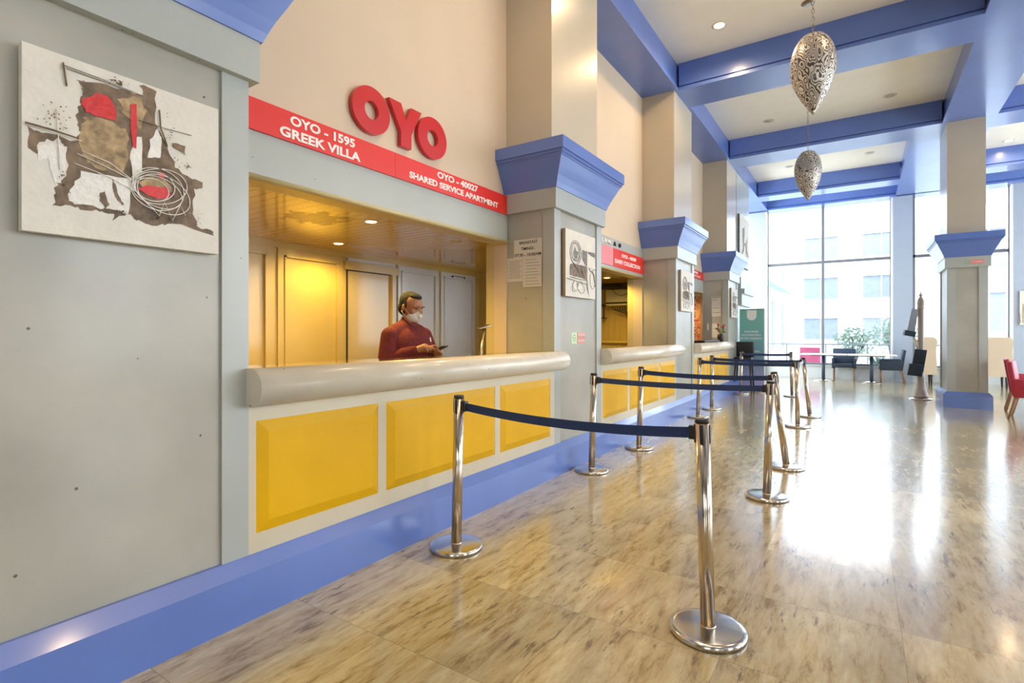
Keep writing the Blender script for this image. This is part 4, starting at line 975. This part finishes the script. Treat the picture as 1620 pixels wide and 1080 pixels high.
# ---------------------------------------------------------------- person
def person():
    t = thing('person', 'man in a maroon sweater and face mask behind the nearest counter, typing on a phone', 'person', (-3.075, 3.125, 0), 0.0)
    def remesh(o, vs, sm=4):
        r = o.modifiers.new('union', 'REMESH'); r.mode = 'VOXEL'; r.voxel_size = vs; r.use_smooth_shade = True
        s_ = o.modifiers.new('soften', 'SMOOTH'); s_.factor = 0.5; s_.iterations = sm
    b = MB()
    cone = lambda a, c, ra, rb: b.cone(a, c, ra, rb, 20, True, True)
    # legs, pelvis, torso
    for s_ in (-1, 1):
        cone((0, s_ * .10, .86), (0.01, s_ * .11, .48), .095, .065); cone((0.01, s_ * .11, .48), (-.02, s_ * .11, .09), .062, .042)
        b.ell((0.05, s_ * .115, .045), (.13, .048, .045)); 
    b.ell((0, 0, .92), (.13, .18, .14)); b.ell((0.015, 0, 1.08), (.15, .185, .18)); b.ell((-.005, 0, 1.25), (.125, .20, .16))
    cone((-.01, -.13, 1.33), (-.01, .13, 1.33), .065, .065)
    cone((-.02, 0, 1.34), (0.015, 0, 1.46), .062, .058)
    # head: skull, face, jaw, nose, ears; pitched down
    hx, hz = 0.035, 1.545
    P = 0.32
    def hp(x, y, z):   # head-local to body
        return (hx + x * math.cos(P) + z * math.sin(P), y, hz - x * math.sin(P) + z * math.cos(P))
    b.ell(hp(-.012, 0, .03), (.098, .078, .088), (0, P, 0)); b.ell(hp(.028, 0, -.035), (.062, .062, .092), (0, P, 0)); b.ell(hp(.055, 0, -.092), (.034, .036, .028), (0, P, 0))
    b.cone(hp(.083, 0, .015), hp(.112, 0, -.032), .009, .016, 10, True, True)
    for s_ in (-1, 1):
        b.ell(hp(-.01, s_ * .080, -.01), (.018, .010, .032), (0, P, s_ * .3)); b.ell(hp(.085, s_ * .032, .030), (.012, .024, .008), (0, P, 0)); b.ell(hp(.062, s_ * .045, -.02), (.025, .02, .02))
    # arms
    RS, RE, RW = (-.01, -.190, 1.315), (0.01, -.255, 1.12), (.20, -.115, 1.205)
    LS, LE, LW = (-.01, .190, 1.315), (0.05, .25, 1.11), (.225, .10, 1.155)
    for S_, E_, W_ in ((RS, RE, RW), (LS, LE, LW)):
        cone(S_, E_, .055, .045); cone(E_, W_, .044, .029)
    # right hand, index pointing at the phone
    pc = (.245, -.07, 1.222)
    b.cone(RW, pc, .026, .034, 14, True, True); b.ell((.255, -.062, 1.222), (.045, .038, .02), (0, 0, .7))
    fing = [((.275, -.035, 1.232), (.305, -.018, 1.238), (.318, .004, 1.222)), ((.285, -.052, 1.228), (.308, -.038, 1.215), (.296, -.028, 1.196)), ((.283, -.070, 1.222), (.303, -.062, 1.205), (.288, -.052, 1.188)), ((.272, -.088, 1.216), (.290, -.084, 1.200), (.277, -.075, 1.186))]
    for p0, p1, p2 in fing: b.cone(p0, p1, .0095, .0085, 10, True, True); b.cone(p1, p2, .0085, .0070, 10, True, True); b.cone(pc, p0, .014, .0095, 10, True, True)
    b.cone((.235, -.045, 1.210), (.262, -.020, 1.200), .012, .010, 10, True, True); b.cone((.262, -.020, 1.200), (.285, -.012, 1.205), .010, .008, 10, True, True)
    # left hand around the phone
    pl_ = (.27, .06, 1.165)
    b.cone(LW, pl_, .026, .033, 14, True, True); b.ell((.285, .045, 1.17), (.042, .036, .018), (0, -.3, -.5))
    for k, (dx_, l) in enumerate(((.0, .05), (.018, .055), (.036, .052), (.054, .042))):
        q0 = (.272 + dx_, .035 - .006 * k, 1.168 + .008 * k); q1 = (q0[0] + .012, q0[1] - l * .75, q0[2] + .006); q2 = (q1[0] - .004, q1[1] - .012, q1[2] + .022)
        b.cone(pl_, q0, .013, .0095, 10, True, True); b.cone(q0, q1, .0095, .0085, 10, True, True); b.cone(q1, q2, .0085, .007, 10, True, True)
    b.cone((.262, .068, 1.178), (.288, .055, 1.204), .012, .010, 10, True, True); b.cone((.288, .055, 1.204), (.312, .036, 1.216), .010, .008, 10, True, True)
    body = b.build('body', M['skin'], t, fix=False); remesh(body, 0.0045, 3)
    # sweater
    s = MB(); cn = lambda a, c, ra, rb: s.cone(a, c, ra, rb, 24, True, True)
    s.ell((0.015, 0, 1.04), (.185, .225, .20)); s.ell((0.0, 0, 1.22), (.165, .225, .18)); s.lathe([(.16, -.02), (.175, .1)], (0.01, 0, .86), 24)
    cn((-.015, -.13, 1.33), (-.02, 0, 1.37), .078, .085); cn((-.015, .13, 1.33), (-.02, 0, 1.37), .078, .085); cn((-.02, 0, 1.36), (0.0, 0, 1.43), .085, .064)
    for S_, E_, W_ in ((RS, RE, RW), (LS, LE, LW)):
        cn(S_, E_, .072, .062); v = Vector(E_).lerp(Vector(W_), .93); cn(E_, tuple(v), .062, .040)
    sw = s.build('sweater', M['sweater'], t, fix=False); remesh(sw, 0.008, 4)
    MB().rbox((.165, .085, 1.285), (.004, .012, .035), (0, -.2, .3), 0).build('chest_logo', M['white'], t)
    tr = MB()
    for s_ in (-1, 1): tr.cone((0, s_ * .10, .86), (.01, s_ * .11, .48), .112, .085, 20, True, True); tr.cone((.01, s_ * .11, .48), (-.02, s_ * .11, .10), .08, .07, 20, True, True)
    tr.ell((0, 0, .90), (.15, .195, .13)); o = tr.build('trousers', M['trouser'], t, fix=False); remesh(o, 0.01, 3)
    for s_ in (-1, 1): MB().ell((0.055, s_ * .115, .045), (.145, .056, .045)).build('shoe', M['black'], t)
    # hair: cap over skull, receding at the forehead
    h = MB(); h.ell(hp(-.034, 0, .040), (.088, .083, .086), (0, P + .1, 0)); h.ell(hp(-.055, 0, -.015), (.058, .077, .072), (0, P, 0)); h.ell(hp(.012, 0, .096), (.060, .056, .026), (0, P, 0))
    for s_ in (-1, 1): h.ell(hp(-.004, s_ * .068, .022), (.022, .014, .036), (0, P, 0))
    o = h.build('hair', M['hair'], t, fix=False); remesh(o, 0.005, 3)
    e = MB()
    for s_ in (-1, 1): e.ell(hp(.098, s_ * .032, .036), (.004, .018, .003), (0, P, 0))
    e.build('eyebrows', M['hair'], t)
    for s_ in (-1, 1): MB().ell(hp(.086, s_ * .031, .016), (.007, .009, .004), (0, P, 0)).build('eye', M['ink'], t)
    mk = MB(); mk.ell(hp(.050, 0, -.062), (.066, .064, .050), (0, P - .2, 0)); mk.cone(hp(.085, 0, -.02), hp(.112, 0, -.04), .022, .022, 12, True, True)
    o = mk.build('face_mask', M['mask'], t, fix=False); remesh(o, 0.005, 3)
    lp = MB()
    for s_ in (-1, 1): lp.tube([hp(.05, s_ * .063, -.04), hp(.02, s_ * .078, -.015), hp(-.018, s_ * .088, 0.01)], .002, 5); lp.tube([hp(.045, s_ * .060, -.08), hp(.01, s_ * .076, -.06), hp(-.018, s_ * .086, -.035)], .002, 5)
    lp.build('mask_loop', M['mask'], t)
    return t
pp = person()
ph = thing('phone', 'dark phone held in the hands of the man behind the counter', 'phone', (-3.075 + .312, 3.125 + .012, 1.205), 0)
MB().rbox((0, 0, 0), (.15, .075, .009), (0, -.42, .15), .003).build('phone_body', M['black'], ph)
MB().rbox((-.0022, 0, .0052), (.138, .068, .0008), (0, -.42, .15), 0).build('screen', M['ink'], ph)

# ---------------------------------------------------------------- outside the window
tag(MB().box(-30, 60, YG + 0.2, 120, -0.25, -0.05).build('terrace_ground', M['ground']), 'pale terrace paving outside the end windows', 'ground')
def building(label, x0, x1, y0, y1, h, face, wins):
    t = thing('building', label, 'building', ((x0 + x1) / 2, (y0 + y1) / 2, -0.05)); cx, cy = (x0 + x1) / 2, (y0 + y1) / 2
    MB().box(x0 - cx, x1 - cx, y0 - cy, y1 - cy, 0, h).build('wall', M['bld'], t)
    for (a, b, c, d) in wins:
        m = MB()
        if face == '-y':
            m.box(a - cx, b - cx, y0 - cy - 0.03, y0 - cy + .05, c, d)
            o = m.build('window', M['bldwin'], t)
            MB().box(a - cx - .08, b - cx + .08, y0 - cy - .15, y0 - cy, d, d + .12).box((a + b) / 2 - cx - .03, (a + b) / 2 - cx + .03, y0 - cy - .06, y0 - cy, c, d).build('window_frame', M['bld'], o)
        else:
            m.box(x1 - cx - .05, x1 - cx + .03, a - cy, b - cy, c, d)
            o = m.build('window', M['bldwin'], t)
            MB().box(x1 - cx, x1 - cx + .08, (a + b) / 2 - cy - .04, (a + b) / 2 - cy + .04, c, d).build('window_frame', M['bld'], o)
    return t
ws = []
for r in range(5):
    for k in range(9): ws.append((-7 + k * 3.6, -4.9 + k * 3.6, 1.0 + r * 2.9, 2.5 + r * 2.9))
building('long pale building with rows of windows across the courtyard', -14, 30, 44, 54, 11.5, '-y', [q for q in ws if q[3] < 11])
ws = []
for k, y in enumerate((22.0, 25.0, 28.6, 32.5)):
    for z0, z1 in ((0.6, 3.0), (4.3, 6.6), (7.8, 9.6)): ws.append((y, y + 1.5, z0, z1))
building('pale building wing running away on the left outside', -12, -3.6, 20.5, 37, 11.5, '+x', ws)
ws = []
for r in range(3):
    for k in range(3): ws.append((4.2 + k * 1.9, 5.3 + k * 1.9, 1.5 + r * 2.8, 3.2 + r * 2.8))
building('pale building wing outside the right-hand window', 3.4, 16, 31, 43, 9.5, '-y', ws)
tag(MB().rbox((-3.27, 27, 3.55), (0.6, 10, .08), (0, .25, 0)).build('awning', M['awning']), 'pale green awning along the left wing outside', 'awning')
t = thing('railing', 'pale metal terrace railing outside the end window', 'railing', (0, 21.2, -.05))
r = MB().box(-3.4, 8, -.02, .02, 1.0, 1.04).box(-3.4, 8, -.015, .015, .1, .13)
r.build('rail', M['frame'], t)
for k in range(10):
    x = -3.38 + k * 1.2; MB().box(x - .02, x + .02, -.02, .02, 0, 1.0).build('post', M['frame'], t)
q = MB()
for k in range(9): x = -3.38 + k * 1.2; q.tube([(x, 0, .13), (x + .6, 0, 1.0), (x + 1.2, 0, .13)], .01, 5)
q.build('lattice', M['frame'], t)
armchair('pink armchair on the terrace outside the end window', (-1.35, 19.9), PI * .5, 'pinkfab')
def shrub(x, y, h, r, label):
    t = thing('shrub', label, 'shrub', (x, y, -.05)); m = MB(); rnd = random.Random(int(x * 100) + 5)
    m2 = MB()
    for k in range(7): a = rnd.uniform(0, 6.3); m2.tube([(0, 0, 0), (r * .3 * math.cos(a), r * .3 * math.sin(a), h * .5), (r * .7 * math.cos(a), r * .7 * math.sin(a), h * .85)], .02, 5)
    m2.build('stem', M['darkwood'], t)
    for k in range(420):
        a, u = rnd.uniform(0, 6.3), rnd.uniform(-1, 1); rr = r * (rnd.random() ** .4); s_ = math.sqrt(1 - u * u)
        p = Vector((rr * s_ * math.cos(a), rr * s_ * math.sin(a), h * .72 + rr * u * .8)); d = Vector((rnd.uniform(-1, 1), rnd.uniform(-1, 1), rnd.uniform(-.5, 1))).normalized() * .13
        n_ = d.cross(Vector((rnd.random(), rnd.random(), rnd.random()))).normalized() * .03
        m.add([p - d, p + n_, p + d, p - n_], [(0, 1, 2, 3)])
    m.build('foliage', M['outleaf'], t, fix=False)
shrub(-0.2, 23.5, 1.5, .7, 'leafy shrub outside beyond the railing, left of the two')
shrub(1.0, 23.0, 1.9, .75, 'taller leafy shrub outside beyond the railing, right of the two')
t = thing('potted_plant', 'spiky plant on the sill outside behind the right table', 'plant', (0.45, 19.4, -.05))
MB().lathe([(.16, 0), (.22, .4), (.2, .42)], n=20).build('pot', M['bld'], t); m = MB(); rnd = random.Random(3)
for k in range(40):
    a = rnd.uniform(0, 6.3); l = rnd.uniform(.2, .4); m.cone((0, 0, .4), (l * math.cos(a), l * math.sin(a), .55 + rnd.uniform(.1, .45)), .02, .003, 5)
m.build('leaves', M['outleaf'], t)
